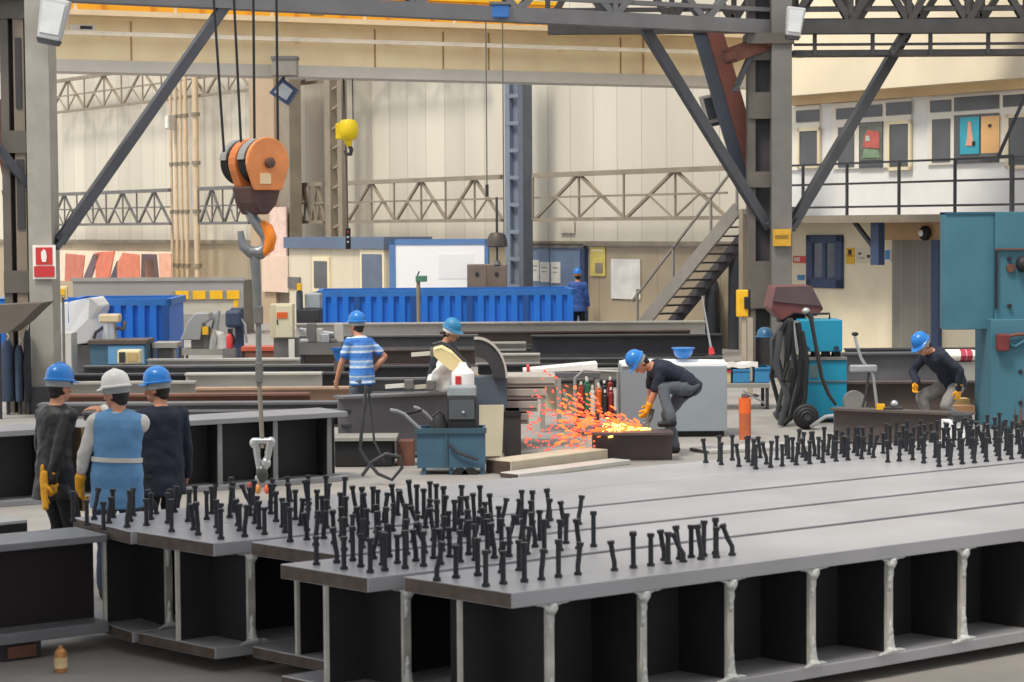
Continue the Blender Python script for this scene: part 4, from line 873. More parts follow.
# dome light and brown plates near the framed board
o = thing('hanging_dome', 'dark dome with a small bell hanging at the framed board corner', 'dome', at(497, 243, 53)); s = F / 53
MB().lathe([(.03, .26), (.16, .24), (.24, .1), (.26, -.08), (.2, -.1), (.17, .05), (0, .15)], 18).build('shade', mat('dome_brown', '#4a423d', .5, .2, .15, 5), o, smooth=True); MB().cyl((0, 0, -.1), (0, 0, -.42), .025).build('stem', M_darksteel, o); MB().lathe([(0, -.42), (.06, -.42), (.1, -.52), (.03, -.56), (0, -.56)], 12).build('bell', M_greysteel, o, smooth=True); MB().cyl((0, 0, .25), (0, 0, 1.1), .03).build('hanger', M_darksteel, o)
for i, (r, lb) in enumerate((((467, 264, 487, 290), 'brown steel plate leaning first before the framed board'), ((486, 264, 507, 290), 'brown steel plate leaning second beside the blue-grey post'))):
    o, hw, h, z0 = eq('steel_plate', lb, 'plate', r, 54.7 + i * .4); MB().box(-hw, hw, 0, .06, -z0, h).build('plate', mat('plate_brown', '#7d6f63', .6, .1, .15, 3), o, bevel=.05); MB().cyl((0, -.02, h - .25), (0, .08, h - .25), .05).build('lifting_eye', M_darksteel, o)

# blue machine at the frame edge
M_mach = mat('machine_blue', '#376778', .65, .05, .16, 1.6, .03, col2='#417385', thr=(.25, .75)); M_machd = mat('machine_blue_dark', '#27576a', .6, .1, .2, 2, .03)
MD = 31.0; base = g(988, MD); o = thing('blasting_machine', 'tall worn blue steel machine housing at the frame edge', 'machine', base); s = F / MD; X = lambda px: (px - 984) / s
ztop = at(960, 212, MD).z; zmid = at(960, 330, MD).z
MB().box(X(942), X(991), .1, .5, zmid, ztop).build('hood_panel', M_mach, o, bevel=.01); MB().box(X(984), X(1060), -.15, .9, 0, zmid + .15).build('tower', M_mach, o, bevel=.01)
MB().box(X(991), X(1060), .05, .9, zmid + .1, ztop).build('upper_tower', M_mach, o, bevel=.01); MB().box(X(991), X(993), -.01, .06, zmid + .3, at(992, 250, MD).z).build('seam', M_black, o); MB().box(X(991), X(1035), -.01, .06, at(992, 250, MD).z, at(992, 250, MD).z + .02).build('seam', M_rust, o)
MB().box(X(942), X(1060), .08, .52, ztop - .03, ztop).build('top_edge', M_machd, o); MB().box(X(985), X(995), -.22, -.1, 0, .06).build('foot', M_black, o); MB().box(X(1012), X(1050), -.22, -.1, 0, .06).build('foot', M_black, o)
a, b, c, d = prect(993, 333, 1005, 350, MD); MB().box(a - base.x, b - base.x, -.3, -.15, c, d).build('red_latch', mat('latch_red', '#6b2a2c', .6, 0, .2, 8), o, bevel=.02)
def mp(px, py, dy=-.2): q = at(px, py, MD) - base; return V((q.x, dy, q.z))
MB().pipe([mp(1004, 343), mp(1012, 346), mp(1020, 341), mp(1030, 336)], .03, 8).build('lever', M_machd, o); MB().pipe([mp(1003, 336), mp(1012, 334), mp(1030, 333)], .025, 8).build('rail', M_rust, o)
for px, py in ((1010, 259), (1010, 306), (1018, 371), (1018, 402)): MB().cyl(mp(px, py, -.17 if py > 330 else -.0), mp(px, py, .08), .03, n=10).build('bolt', M_black, o)
MB().cyl(mp(1011, 268, .0), mp(1011, 268, .06), .06).build('rust_spot', M_rust, o); MB().ell(mp(1022, 264, -.05), (.1, .12, .12)).build('lamp', M_black, o, smooth=True)
for px, py0, py1 in ((1008, 405, 425), (1014, 395, 426), (1020, 410, 424)): MB().prism([(X(px) - .02, at(px, py1, MD).z), (X(px) + .03, at(px, py1, MD).z), (X(px) + .01, at(px, py0, MD).z)], Matrix(((1, 0, 0, 0), (0, 0, 1, -.156), (0, 1, 0, 0), (0, 0, 0, 1))), .01).build('rust_streak', M_rust, o)

# welder station
WD = 32.0
o, hw, h, z0 = eq('welding_unit', 'lower turquoise welding power source standing on the floor', 'welding machine', (805, 360, 847, 424), WD)
MB().box(-hw, hw, 0, .7, -z0 + .06, h).build('body', M_cyan, o, bevel=.015); MB().box(-hw - .12, -hw, .02, .68, -z0 + .1, h * .98).build('side_frame', M_black, o); MB().box(-hw * .78, -hw * .4, -.012, 0, h * .72, h * .92).build('grille', mat('grille_grey', '#51666b', .5), o)
MB().box(-hw - .12, hw + .02, -.02, 0, h * .655, h * .675).build('seam', M_greysteel, o); MB().box(-hw - .2, hw, -.03, .72, h, h + .04).build('tray', M_greysteel, o)
for x in (-hw * .8, hw * .8): MB().cyl((x, .02, -z0 + .05), (x, .1, -z0 + .05), .05).build('wheel', M_black, o)
zt_ = z0 + h + .04
o, hw, h, z0 = eq('wire_feeder', 'upper turquoise wire feeder box mounted above the welding power source', 'welding machine', (801, 320, 843, 352), WD)
MB().box(-hw, hw, .05, .6, 0, h).build('body', M_cyan, o, bevel=.015); MB().box(-hw - .1, -hw, .1, .55, -.0, h * .95).build('side_frame', M_chrome, o); MB().pipe([(-hw * .3, .3, h), (-hw * .3, .3, h + .08), (hw * .5, .3, h + .08), (hw * .5, .3, h)], .018, 8).build('handle', M_black, o)
for x in (-hw * .7, hw * .7): MB().cyl((x, .035, h * .1), (x, .06, h * .1), .04).build('latch', mat('latch_navy', '#123c55', .5), o); 
for x in (-hw * .75, -hw * .2, hw * .3, hw * .8): MB().box(x - .05, x + .05, .15, .4, zt_ - z0 + .002, 0).build('foot', M_black if x > -.2 else M_chrome, o)
o = thing('extraction_hood', 'dark red-brown welding hood on a post beside the turquoise machines', 'hood', g(785, 33.0)); s = F / 33; X = lambda px: (px - 785) / s
Z = lambda py: at(785, py, 33).z
pf = [(X(767), Z(308)), (X(772), Z(286)), (X(807), Z(285)), (X(819), Z(308)), (X(812), Z(315)), (X(790), Z(312)), (X(778), Z(319))]
MB().prism(pf, Matrix(((1, 0, 0, 0), (0, 0, 1, -.5), (0, 1, 0, 0), (0, 0, 0, 1))), 1.0).build('canopy', mat('hood_maroon', '#6a3b3a', .55, .1, .2, 2.5), o, bevel=.02)
MB().prism([(X(772), Z(286)), (X(807), Z(285)), (X(817), Z(305)), (X(768), Z(300))], Matrix(((1, 0, 0, 0), (0, 0, 1, -.53), (0, 1, 0, 0), (0, 0, 0, 1))), .03).build('dusty_face', mat('hood_grey', '#57474a', .6, .1, .2, 2.5), o)
MB().box(X(783), X(794), -.1, .25, 0, Z(312)).build('post', M_c2, o); MB().box(X(776), X(800), -.3, .4, 0, .05).build('base', M_darksteel, o); MB().box(X(778), X(803), -.25, .2, Z(322), Z(312)).build('cable_gland', M_black, o)
for k in range(4): MB().cyl((X(803), -.2 + .1 * k, Z(318)), (X(803), -.2 + .1 * k, Z(312)), .03).build('nozzle', M_chrome, o)
o = thing('cable_bundle', 'thick black cable bundle hanging from the hood post to the floor', 'cables', g(785, 31.75)); s = F / 32.4
def cp(px, py, dy=0.0): q = at(px, py, 31.75) - g(785, 31.75); return V((q.x, dy, max(.03, q.z)))
for k, pts in enumerate((((790, 318), (792, 345), (796, 370), (788, 400), (784, 428)), ((786, 320), (776, 345), (770, 375), (778, 405), (786, 430)), ((795, 322), (799, 350), (797, 385), (790, 415), (780, 432)), ((782, 322), (771, 340), (772, 362), (782, 385), (775, 415), (782, 432)), ((788, 320), (786, 350), (781, 372), (773, 352), (775, 335)), ((798, 330), (803, 360), (801, 395), (795, 425)), ((778, 330), (774, 360), (785, 395), (778, 430)), ((784, 360), (779, 378), (785, 380), (788, 366)))):
    MB().pipe([cp(px + (k % 3 - 1), py, -.1 - .05 * k) for px, py in pts], .032 if k % 2 else .045, 8).build('cable', M_black if k % 3 else mat('cable_grey', '#3f4145', .5), o, smooth=True)
o = thing('wire_coil', 'coil of dark welding cable on the floor by the turquoise machine', 'coil', g(806, 31.0)); s = F / 31
for k, (r, w_) in enumerate(((.15, .035), (.11, .035), (.07, .03))): MB().pipe([(r * math.cos(a), -.05 * k, .18 + r * math.sin(a)) for a in [i * PI / 9 for i in range(19)]], w_, 8).build('turn', M_black, o, smooth=True)
MB().cyl((0, -.16, .18), (0, .1, .18), .05).build('hub', M_darksteel, o)
MB().pipe([(.05, -.1, .05), (.25, -.2, .2), (.5, -.25, .23), (.75, -.25, .1), (.85, -.2, .03)], .025, 8).build('cable_tail', M_chrome, o, smooth=True)
o = thing('welding_hose', 'black hose looping down the front of the turquoise machines', 'hose', g(820, 31.6))
def hp_(px, py, dy=0.0): q = at(px, py, 31.6) - g(820, 31.6); return V((q.x, dy, q.z))
MB().pipe([hp_(807, 312), hp_(811, 318), hp_(814, 335), hp_(818, 358), hp_(822, 378), hp_(829, 395), hp_(836, 405)], [.05, .035, .03, .03, .03, .028, .02], 10).build('hose', mat('hose_black', '#2e2c2c', .4, 0, .1, 5), o, smooth=True); MB().ell(hp_(806, 311), (.06, .06, .05)).build('coupling', M_chrome, o, smooth=True)
# hard hat hanging, phone box, post
def hat_mesh(o, m, r=.125, nm='shell'):
    MB().lathe([(r * 1.18, 0), (r * 1.18, .012), (r, .02), (r * .97, .06), (r * .8, .11), (r * .45, .145), (0, .155)], 20, Matrix.Diagonal((.86, 1.05, 1, 1))).build(nm, m, o, smooth=True)
M_hat = mat('helmet_blue', '#1b74c4', .3, 0, .03, 4); M_hatw = mat('helmet_white', '#d9d8d4', .35, 0, .03, 4)
o = thing('hard_hat', 'dark teal hard hat hanging on the post beside the cable bundle', 'hard hat', at(765, 337, 33.5)); hat_mesh(o, mat('helmet_teal', '#2d5f86', .4, 0, .1, 5), .15); MB().box(-.02, .02, -.02, .3, .1, .14).build('strap', M_black, o)
o, hw, h, z0 = eq('emergency_phone', 'yellow call box on a tan post by the dark column', 'call box', (737, 290, 750, 317), 41)
MB().box(-hw, hw * .75, 0, .2, 0, h).build('case', M_yellow, o, bevel=.02); MB().box(hw * .1, hw, -.05, .15, h * .3, h * .75).build('handset', M_black, o, bevel=.02); MB().box(hw * .75, hw * 1.1, .02, .18, .02, h).build('side_plate', M_black, o); MB().box(-hw * .2, hw * .5, .05, .15, -z0, 0).build('post', mat('post_tan', '#a39887', .7), o)
o, hw, h, z0 = eq('steel_post', 'slim tan upright post left of the yellow call box', 'post', (748, 318, 753, 380), 37)
MB().box(-hw, hw, 0, .12, -z0, h).build('shaft', mat('post_tan', '#a39887'), o); MB().box(-hw * 3, hw * 3, -.1, .25, -z0, -z0 + .03).build('base_plate', M_darksteel, o)
o, hw, h, z0 = eq('work_table', 'steel work table with a white sheet left of the cable bundle', 'table', (716, 384, 770, 388), 34.4)
MB().box(-hw, hw, 0, .7, 0, h).build('top', M_b4, o); legs(o, hw, .7, z0, M_darksteel); MB().box(-hw, hw, .02, .06, -.35, -.31).build('stretcher', M_greysteel, o); MB().bar((0, -.02, -.05), (hw * .8, -.02, -z0 + .1), .03).build('stay', M_chrome, o)
tz_ = z0 + h
for i, (r, lb, m) in enumerate((((733, 370, 750, 384), 'blue crate on the steel work table nearest the grey cabinet', M_blueplate), ((755, 368, 770, 384), 'blue crate on the steel work table next to the cable bundle', M_blueplate), ((720, 371, 731, 384), 'small red and cream box on the steel work table', mat('box_cream', '#c9b892', .6)))):
    o, hw, h, z0 = eq('tool_crate', lb, 'crate', r, 34.6); o.location.z = tz_
    m2 = MB(); m2.box(-hw, hw, 0, .4, 0, h); m2.build('body', m, o, bevel=.015); MB().box(-hw * 1.05, hw * 1.05, -.015, .415, h * .85, h).build('rim', m if i < 2 else M_red, o)
o = thing('white_cloth', 'white sheet lying over the crates on the steel work table', 'sheet', (at(735, 366, 34.7).x, 34.7, at(735, 369, 34.5).z))
mb = MB(); rr = []
for j in range(9): x = -.45 + j * .1; rr.append([V((x, -.12, .015 + .02 * math.sin(j * 2))), V((x, .42, .02 + .02 * math.cos(j))), V((x, .42, .05 + .03 * math.sin(j * 1.3))), V((x, -.12, .09 + .03 * math.cos(j * 1.7)))])
mb.loft(rr).build('sheet', M_paper, o, smooth=True)
# orange bottle
o, hw, h, z0 = eq('gas_bottle', 'slim orange cylinder with a dull lower half standing on the floor', 'gas bottle', (739, 398, 751, 438), 29.6)
MB().cyl((0, 0, -z0), (0, 0, h * .62), hw, n=20).build('lower_tube', mat('bottle_dull', '#b9623c', .6, 0, .15, 5), o, smooth=True); MB().cyl((0, 0, h * .62), (0, 0, h), hw * 1.02, n=20).build('upper_tube', M_orange, o, smooth=True); MB().cyl((0, 0, h), (0, 0, h + .03), hw * .6).build('cap', M_rust, o)
# grey cabinet
o, hw, h, z0 = eq('steel_cabinet', 'big pale grey steel cabinet behind the grinding worker', 'cabinet', (621, 366, 727, 434), 30.0)
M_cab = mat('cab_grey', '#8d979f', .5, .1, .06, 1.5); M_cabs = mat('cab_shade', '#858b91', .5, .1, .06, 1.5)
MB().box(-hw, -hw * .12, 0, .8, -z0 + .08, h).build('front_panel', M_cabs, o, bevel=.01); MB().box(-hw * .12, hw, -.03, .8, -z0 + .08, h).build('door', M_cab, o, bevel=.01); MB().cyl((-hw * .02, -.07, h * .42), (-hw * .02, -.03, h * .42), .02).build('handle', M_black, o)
MB().pipe([(-hw, .4, h + .02), (-hw * .9, .4, h + .04), (-hw * .6, .4, h + .05), (hw, .4, h + .03)], .03, 6).build('top_edge', M_white, o); MB().box(-hw * .98, hw * 1.02, -.02, .8, h, h + .03).build('lid', M_white, o); MB().box(-hw * .5, hw * .95, .05, .75, -z0, -z0 + .08).build('plinth', M_black, o)
ctop = z0 + h + .03
o = thing('hard_hat', 'bright blue hard hat lying upside down on the grey cabinet', 'hard hat', (at(684, 360, 30.2).x, 30.35, ctop + .2)); o.rotation_euler.x = PI; hat_mesh(o, M_hat, .16); MB().lathe([(.15, .03), (.155, .045)], 16, Matrix.Diagonal((.86, 1.05, 1, 1))).build('band', M_black, o)
o = thing('antenna_rod', 'thin slanted rod with a red foot standing on the grey cabinet', 'rod', (at(714, 362, 30.2).x, 30.5, ctop + .1))
q = at(702, 303, 30.5) - V((at(714, 362, 30.2).x, 30.5, ctop)); MB().cyl((0, 0, 0), q, .018, .008).build('rod', M_chrome, o); MB().cyl((0, 0, 0), q * .12, .045, .03).build('red_foot', M_red, o)
# frame table and clutter behind the sparks
o, hw, h, z0 = eq('frame_table', 'open grey steel frame table with a white sheet behind the sparks', 'table', (540, 373, 600, 378), 30.8)
MB().box(-hw, hw, 0, .8, 0, h).build('top', M_b1, o); legs(o, hw, .8, z0, M_b4, .03); MB().box(-hw * .45, -hw * .3, .0, .05, -z0 + .1, 0).build('brace', M_b4, o); MB().bar((-hw * .2, .02, -.2), (.1, .02, -z0 + .1), .04).build('brace', M_b4, o); MB().box(-hw, hw * .9, .3, .34, -.5, -.1).build('back_board', mat('board_cream', '#c9bfa4', .7), o)
ft = z0 + h
o = thing('plastic_board', 'white panel lying tilted on the steel frame table', 'panel', (at(562, 372, 31).x, 31.0, ft)); MB().loft([[V((-.55, 0, .0)), V((.5, 0, .02)), V((.5, .6, .02)), V((-.55, .6, .0))], [V((-.55, 0, .03)), V((.5, 0, .12)), V((.5, .6, .12)), V((-.55, .6, .03))]]).build('panel', M_paper, o); MB().box(-.5, -.46, -.02, .6, .0, .08).build('edge_clip', M_red, o)
o, hw, h, z0 = eq('parts_trolley', 'low trolley of small red and green parts behind the sparks', 'trolley', (575, 414, 618, 418), 30.2)
MB().box(-hw, hw, 0, .6, 0, h).build('tray', M_darksteel, o); legs(o, hw, .6, z0, M_darksteel); MB().pipe([(-hw, .0, .0), (-hw, .0, .55), (-hw * .6, .0, .66), (hw, .0, .64), (hw, 0, 0)], .022, 8).build('handle_frame', M_chrome, o, smooth=True)
pz = z0 + h; px_ = (prect(575, 414, 618, 418, 30.2)[0], prect(575, 414, 618, 418, 30.2)[1])
for k in range(12):
    col = ('#b53a30', '#2f6b52', '#c9c6bf', '#d4632c', '#2b2d31', '#8a2f2c')[k % 6]
    lab = ('red', 'dark green', 'white', 'orange', 'black', 'maroon')[k % 6] + (' spray tin in the front row of the parts trolley behind the sparks' if k < 6 else ' spray tin in the back row of the parts trolley behind the sparks')
    b = thing('spray_tin', lab, 'tin', (px_[0] + .09 + (px_[1] - px_[0] - .18) * (k % 6) / 5, 30.3 + .22 * (k // 6), pz + .002), 0, 'tins on the parts trolley'); hh = R.uniform(.22, .42)
    MB().lathe([(.04, 0), (.04, hh), (.02, hh + .02), (.02, hh + .05), (0, hh + .05)], 10).build('can', mat('tin' + col, col, .4), b, smooth=True); MB().cyl((0, 0, hh + .05), (0, 0, hh + .09), .018).build('cap', M_paper, b)
# slab stack, leaning board, black box
for k in range(6):
    x0, x1 = 489 + k * 2, 556 - (5 - k) * 9; hz = .16
    o = thing('concrete_slab', ['bottom', 'second lowest', 'third from the bottom', 'fourth from the bottom', 'fifth from the bottom', 'topmost'][k] + ' pale slab of the stepped stack before the sparks', 'slab', g(x0, 28.6, k * hz), 0, 'stepped pale slabs')
    wd = (x1 - x0) / (F / 28.6); MB().box(0, wd, 0, .9, 0, hz - .02).build('slab', mat('slab_grey', '#a09a92', .8, 0, .15, 2.5, .04), o, bevel=.01); MB().box(.02, wd - .02, -.012, 0, .04, .05).build('joint', M_b3, o)
o, hw, h, z0 = eq('plywood_board', 'beige board standing between the blue cart and the slabs', 'board', (479, 406, 504, 448), 26.9)
MB().loft([[V((-hw, 0, -z0)), V((hw * .8, 0, -z0)), V((hw * .8, .05, -z0)), V((-hw, .05, -z0))], [V((-hw, .12, h)), V((hw, .12, h)), V((hw, .17, h)), V((-hw, .17, h))]]).build('board', mat('ply_beige', '#b5ad97', .8, 0, .08, 3), o); MB().box(-hw * .9, hw * .7, -.03, .0, -z0, -z0 + .08).build('foot_batten', M_timber, o)
o, hw, h, z0 = eq('black_crate', 'black box beside the beige board before the slabs', 'crate', (504, 411, 521, 448), 27.4)
MB().box(-hw, hw, 0, .5, -z0, h).build('body', M_darksteel, o, bevel=.02); MB().box(-hw * 1.04, hw * 1.04, -.02, .52, h - .06, h).build('lid', M_black, o)
# blue tool cart
CD = 25.6
o, hw, h, z0 = eq('tool_cart', 'slate blue two-wheeled tool cart with a bent push handle', 'cart', (417, 429, 485, 468), CD)
m = MB(); m.box(-hw, hw, 0, .03, .0, h).box(-hw, hw, .47, .5, 0, h).box(-hw, -hw + .03, .03, .47, 0, h).box(hw - .03, hw, .03, .47, 0, h).box(-hw + .03, hw - .03, .03, .47, 0, .03); m.build('box', M_slate, o)
MB().box(-hw - .02, hw + .02, -.03, .0, h - .05, h + .01).build('rim', mat('cart_dark', '#34505f', .5), o); MB().box(-hw * .18, -hw * .1, -.02, 0, 0, h).build('seam', mat('cart_dark', '#34505f'), o)
def cc(px, py): q = at(px, py, CD) - o.location; return V((q.x, 0, q.z))
M_hnd = mat('handle_steel', '#8a8d90', .4, .4, .1, 6)
MB().pipe([cc(423, 432), cc(404, 414), cc(397, 411), cc(390, 410)], .022, 8).build('push_handle', M_hnd, o, smooth=True); MB().pipe([cc(436, 430) + V((0, .4, 0)), cc(424, 416) + V((0, .4, 0)), cc(416, 411) + V((0, .4, 0)), cc(412, 410) + V((0, .4, 0))], .022, 8).build('push_handle', M_hnd, o, smooth=True); MB().cyl(cc(404, 414), cc(420, 413) + V((0, .4, 0)), .018).build('handle_bar', M_black, o)
for x in (hw * .25, hw * .55): MB().cyl((x, -.02, -.1), (x, .06, -.1), .1, n=18).build('wheel', M_black, o, smooth=True)
for x in (-hw * .8, hw * .0, hw * .92): MB().box(x - .025, x + .025, .02, .07, -z0, 0).build('leg', M_slate, o)
MB().pipe([(-hw * .05, -.04, h * .6), (hw * .2, -.05, h * .4), (hw * .8, -.05, h * .22)], .018, 8).build('cable', M_darksteel, o, smooth=True)
cz = z0 + .035
o = thing('power_unit', 'black power unit standing in the blue tool cart', 'power unit', (at(462, 420, CD + .2).x, CD + .1, cz)); s = F / CD; hh = at(462, 397, CD + .1).z - cz
MB().box(-.17, .17, 0, .32, 0, hh).build('body', M_black, o, bevel=.02); MB().box(-.15, .15, -.015, 0, hh - .26, hh - .03).build('control_panel', mat('pu_grey', '#4c5157', .5), o); MB().box(-.17, .17, .02, .3, hh, hh + .12).build('top_box', mat('pu_light', '#8b9298', .5, 0, .1, 4), o, bevel=.02); MB().ell((.02, -.02, hh - .18), .02, n=8).build('knob', M_chrome, o)
o = thing('tool_bag', 'black rag bag hanging over the rim of the blue cart', 'bag', (at(439, 428, CD + .1).x, CD + .15, cz + .02)); hb = at(445, 414, CD).z - cz
MB().lathe([(.05, 0), (.1, hb * .2), (.105, hb * .5), (.1, hb * .75), (.06, hb * .92), (0, hb * .95)], 12).build('bag', M_black, o, smooth=True); MB().pipe([(-.08, 0, hb * .9), (0, 0, hb * 1.0), (.08, 0, hb * .9)], .012, 6).build('strap', M_darksteel, o)
o = thing('power_cable', 'dark power cable running from the striped worker down to the floor', 'cable', g(365, 24.6))
def pc(px, py, dy=0.0): q = at(px, py, 24.6) - g(365, 24.6); return V((q.x, dy, max(q.z - .02, .02)))
MB().pipe([pc(366, 384), pc(365, 400), pc(362, 425), pc(360, 447), pc(366, 458), pc(378, 472), pc(392, 478), pc(402, 466), pc(400, 455), pc(386, 452), pc(372, 460), pc(362, 474)], .02, 8).build('cable', M_darksteel, o, smooth=True); MB().pipe([pc(368, 386, .05), pc(371, 410, .05), pc(374, 440, .05), pc(384, 462, .05)], .014, 6).build('thin_lead', M_darksteel, o)
o = thing('dark_skid', 'dark low steel skid on the floor left of the blue cart', 'skid', g(372, 26.5)); MB().box(-.45, .25, 0, .5, 0, .32).build('body', M_black, o, bevel=.02); MB().box(-.6, .3, -.05, .55, .32, .36).build('top', M_b4, o); MB().box(.3, .5, .1, .4, 0, .3).build('red_side', M_rust, o)
# screen, white heap for glare, curved sheet around the second welder
o = thing('curved_sheet', 'curved dark sheet metal shell beside the crouched welder', 'sheet', g(487, 27.9)); s = F / 27.9
def arc(r0, r1, a0, a1, n=12): 
    A_ = [math.radians(a0 + (a1 - a0) * i / n) for i in range(n + 1)]; return [(r1 * math.cos(a), r1 * 1.35 * math.sin(a)) for a in A_] + [(r0 * math.cos(a), r0 * 1.35 * math.sin(a)) for a in A_[::-1]]
zc = at(487, 378, 27.9).z
MB().prism([(x - .12, y + zc) for x, y in arc(.2, .37, 0, 95)], Matrix(((1, 0, 0, 0), (0, 0, 1, 0), (0, 1, 0, 0), (0, 0, 0, 1))), .5).build('shell', M_b2, o, smooth=False); MB().prism([(x - .12, y + zc) for x, y in arc(.365, .39, 0, 95)], Matrix(((1, 0, 0, 0), (0, 0, 1, -.03), (0, 1, 0, 0), (0, 0, 0, 1))), .03).build('bright_edge', M_b5, o)
MB().box(-.2, .26, .1, .6, 0, zc).build('pedestal', mat('ped_slate', '#4f5a68', .6, 0, .1, 3), o)
o = thing('welding_screen', 'bright cream curved sheet propped before the crouched welder', 'sheet', at(452, 362, 27.3))
P_ = lambda px, py: V((at(px, py, 27.4).x - at(452, 362, 27.4).x, 0, at(px, py, 27.4).z - at(452, 362, 27.4).z))
top = [P_(433, 346), P_(441, 344), P_(452, 350), P_(462, 360), P_(471, 369)]; bot = [P_(471, 374), P_(462, 371), P_(450, 366), P_(440, 358), P_(434, 352)]
MB().loft([[p + V((0, y, y * .03 - .05)) for p in top + bot] for y in (0, .45)]).build('sheet', mat('screen_cream', '#e2cf9a', .5, 0, .06, 3), o); MB().pipe([p + V((0, -.02, .02)) for p in top], .02, 6).build('dark_edge', M_darksteel, o); MB().box(.15, .19, .1, .14, P_(452, 366).z - 1.0, -.05).build('leg', M_greysteel, o)
o = thing('glare_heap', 'white heap standing in for glare on the grey girder', 'glare', (at(440, 388, 27.9).x, 28.02, at(440, 389, 27.9).z))  # white heap added where there is only glare
rr = random.Random(3); mb = MB()
for k in range(18): mb.ell((rr.uniform(-.12, .14), rr.uniform(-.1, .15), rr.uniform(.02, .3) * (1 if k % 2 else .6)), (rr.uniform(.05, .1), rr.uniform(.05, .1), rr.uniform(.05, .12)), n=8)
mb.ell((0, 0, .1), (.12, .14, .16)); fuse(mb, 'glare_lump', mat('glare_white', '#eceae6', .7, 0, .03, 4), o, .02, 2, .04, .09)
o = thing('white_jug', 'white plastic jug with a red label behind the black power unit', 'jug', (at(463, 392, 27.0).x, 27.0, at(461, 392, 27.2).z)); MB().lathe([(.13, 0), (.14, .05), (.14, .25), (.06, .33), (.04, .38), (0, .38)], 14).build('body', M_white, o, smooth=True); MB().box(-.09, -.02, -.15, -.12, .12, .22).build('red_label', M_red, o); MB().box(-.1, .1, -.1, .1, -at(461, 392, 27.2).z, 0).build('stand', M_greysteel, o)
for i, (px, py, c, lb) in enumerate(((398, 385, '#d8d5cd', 'pale tool lying on the grey girder'), (420, 386, '#b8b2a6', 'grey clamp lying on the grey girder next to the glare heap'), (424, 353, '#cfcac0', 'pale fitting on the beam behind the glare heap'))):
    o = thing('hand_tool', lb, 'tool', (at(px, py, 27.75).x, 27.75, at(px, py + 4, 27.75).z)); MB().bar((-.16, 0, .03), (.12, 0, .05), .05).build('handle', mat('tool' + c, c, .5), o); MB().box(.08, .2, -.05, .05, .0, .12).build('head', M_greysteel, o, bevel=.01)

# stuff at the edge behind the fire sign column
o = thing('awning', 'grey sagging sheet awning at the frame edge by the fire sign column', 'awning', at(0, 320, 33.2))
P_ = lambda px, py: V((at(px, py, 33.2).x - at(0, 320, 33.2).x, 0, at(px, py, 33.2).z - at(0, 320, 33.2).z))
MB().loft([[p + V((0, y, .0)) for p in (P_(-16, 306), P_(20, 304), P_(42, 303), P_(34, 310), P_(22, 322), P_(8, 333), P_(-16, 335))] for y in (0, .9)]).build('sheet', mat('awning_grey', '#5e5650', .7, 0, .1, 2), o); MB().cyl(P_(-8, 330) + V((0, .4, 0)), P_(-8, 330) + V((0, .4, -at(0, 330, 33.2).z)), .04).build('leg', M_darksteel, o)
for i, (x0, x1, y0, c, lb) in enumerate(((0, 15, 340, '#2f3b52', 'dark navy overall hanging under the grey awning'), (15, 24, 345, '#3c465a', 'slate jacket hanging second under the grey awning'), (24, 31, 330, '#272a31', 'black cloth strip hanging beside the column post'))):
    a, b, z0, z1 = prect(x0, y0, x1, 398, 34.38); o = thing('hanging_jacket', lb, 'jacket', ((a + b) / 2, 34.38, 0)); hw = (b - a) / 2
    MB().loft([[V((hw * sx * (math.cos(t)), .12 * math.sin(t), z)) for t in [k * PI / 6 for k in range(12)]] for z, sx in ((z0 - .05, .8), (z0 + .2, .95), ((z0 + z1) / 2, .85), (z1 - .15, 1.0), (z1 - .03, .5), (z1, .15))]).build('cloth', mat('cloth' + c, c, .8, 0, .2, 6, .1), o, smooth=True); MB().pipe([(0, 0, z1 - .02), (.03, 0, z1 + .06), (0, .02, z1 + .1)], .012, 6).build('hook', M_chrome, o)
    MB().cyl((0, .0, 0), (0, 0, z0), .03).build('stand', M_darksteel, o)
o = thing('blue_barrel', 'blue barrel lid showing at the frame edge above the awning', 'barrel', g(0, 37.5)); z1 = at(0, 300, 37.5).z; MB().lathe([(.24, 0), (.26, .1), (.26, z1 - .1), (.24, z1)], 18).build('body', M_blue, o, smooth=True); MB().lathe([(.25, z1), (.26, z1 + .03), (0, z1 + .05)], 18).build('lid', M_hat, o, smooth=True)
o = thing('yellow_lamp', 'small amber lamp box on the wall side of the fire sign column', 'lamp', at(62, 292, 38)); MB().box(-.09, .09, 0, .12, -.1, .1).build('housing', mat('amber_cream', '#e3cf9b', .5), o, bevel=.02); MB().box(-.05, .05, -.02, 0, -.05, .05).build('lens', M_yellow, o); MB().box(-.02, .02, .05, .1, -at(62, 292, 38).z, -.1).build('post', M_greysteel, o)
# near the crouching worker
o, hw, h, z0 = eq('striped_bag', 'white bag with red stripes lying beside the blue machine', 'bag', (944, 350, 979, 362), 35.5)
MB().loft([[V((x, .2 + .17 * math.cos(t) * sc, h / 2 + h / 2 * math.sin(t) * sc)) for t in [k * PI / 6 for k in range(12)]] for x, sc in ((-hw, .7), (-hw * .8, 1), (hw * .6, 1), (hw * .95, .85), (hw, .5))]).build('bag', M_paper, o, smooth=True)
for x in (hw * .0, hw * .35): MB().loft([[V((x + dx, .2 + .176 * math.cos(t), h / 2 + h / 2 * 1.03 * math.sin(t))) for t in [k * PI / 6 for k in range(12)]] for dx in (0, .09)]).build('red_stripe', mat('stripe_red', '#a52f45', .6), o, smooth=True)
MB().box(-hw * .9, hw * .9, .1, .35, -z0, -.01).build('support', M_b4, o)
o, hw, h, z0 = eq('white_block', 'white block with a dark top at the end of the brown beam', 'block', (946, 417, 970, 437), 27.5)
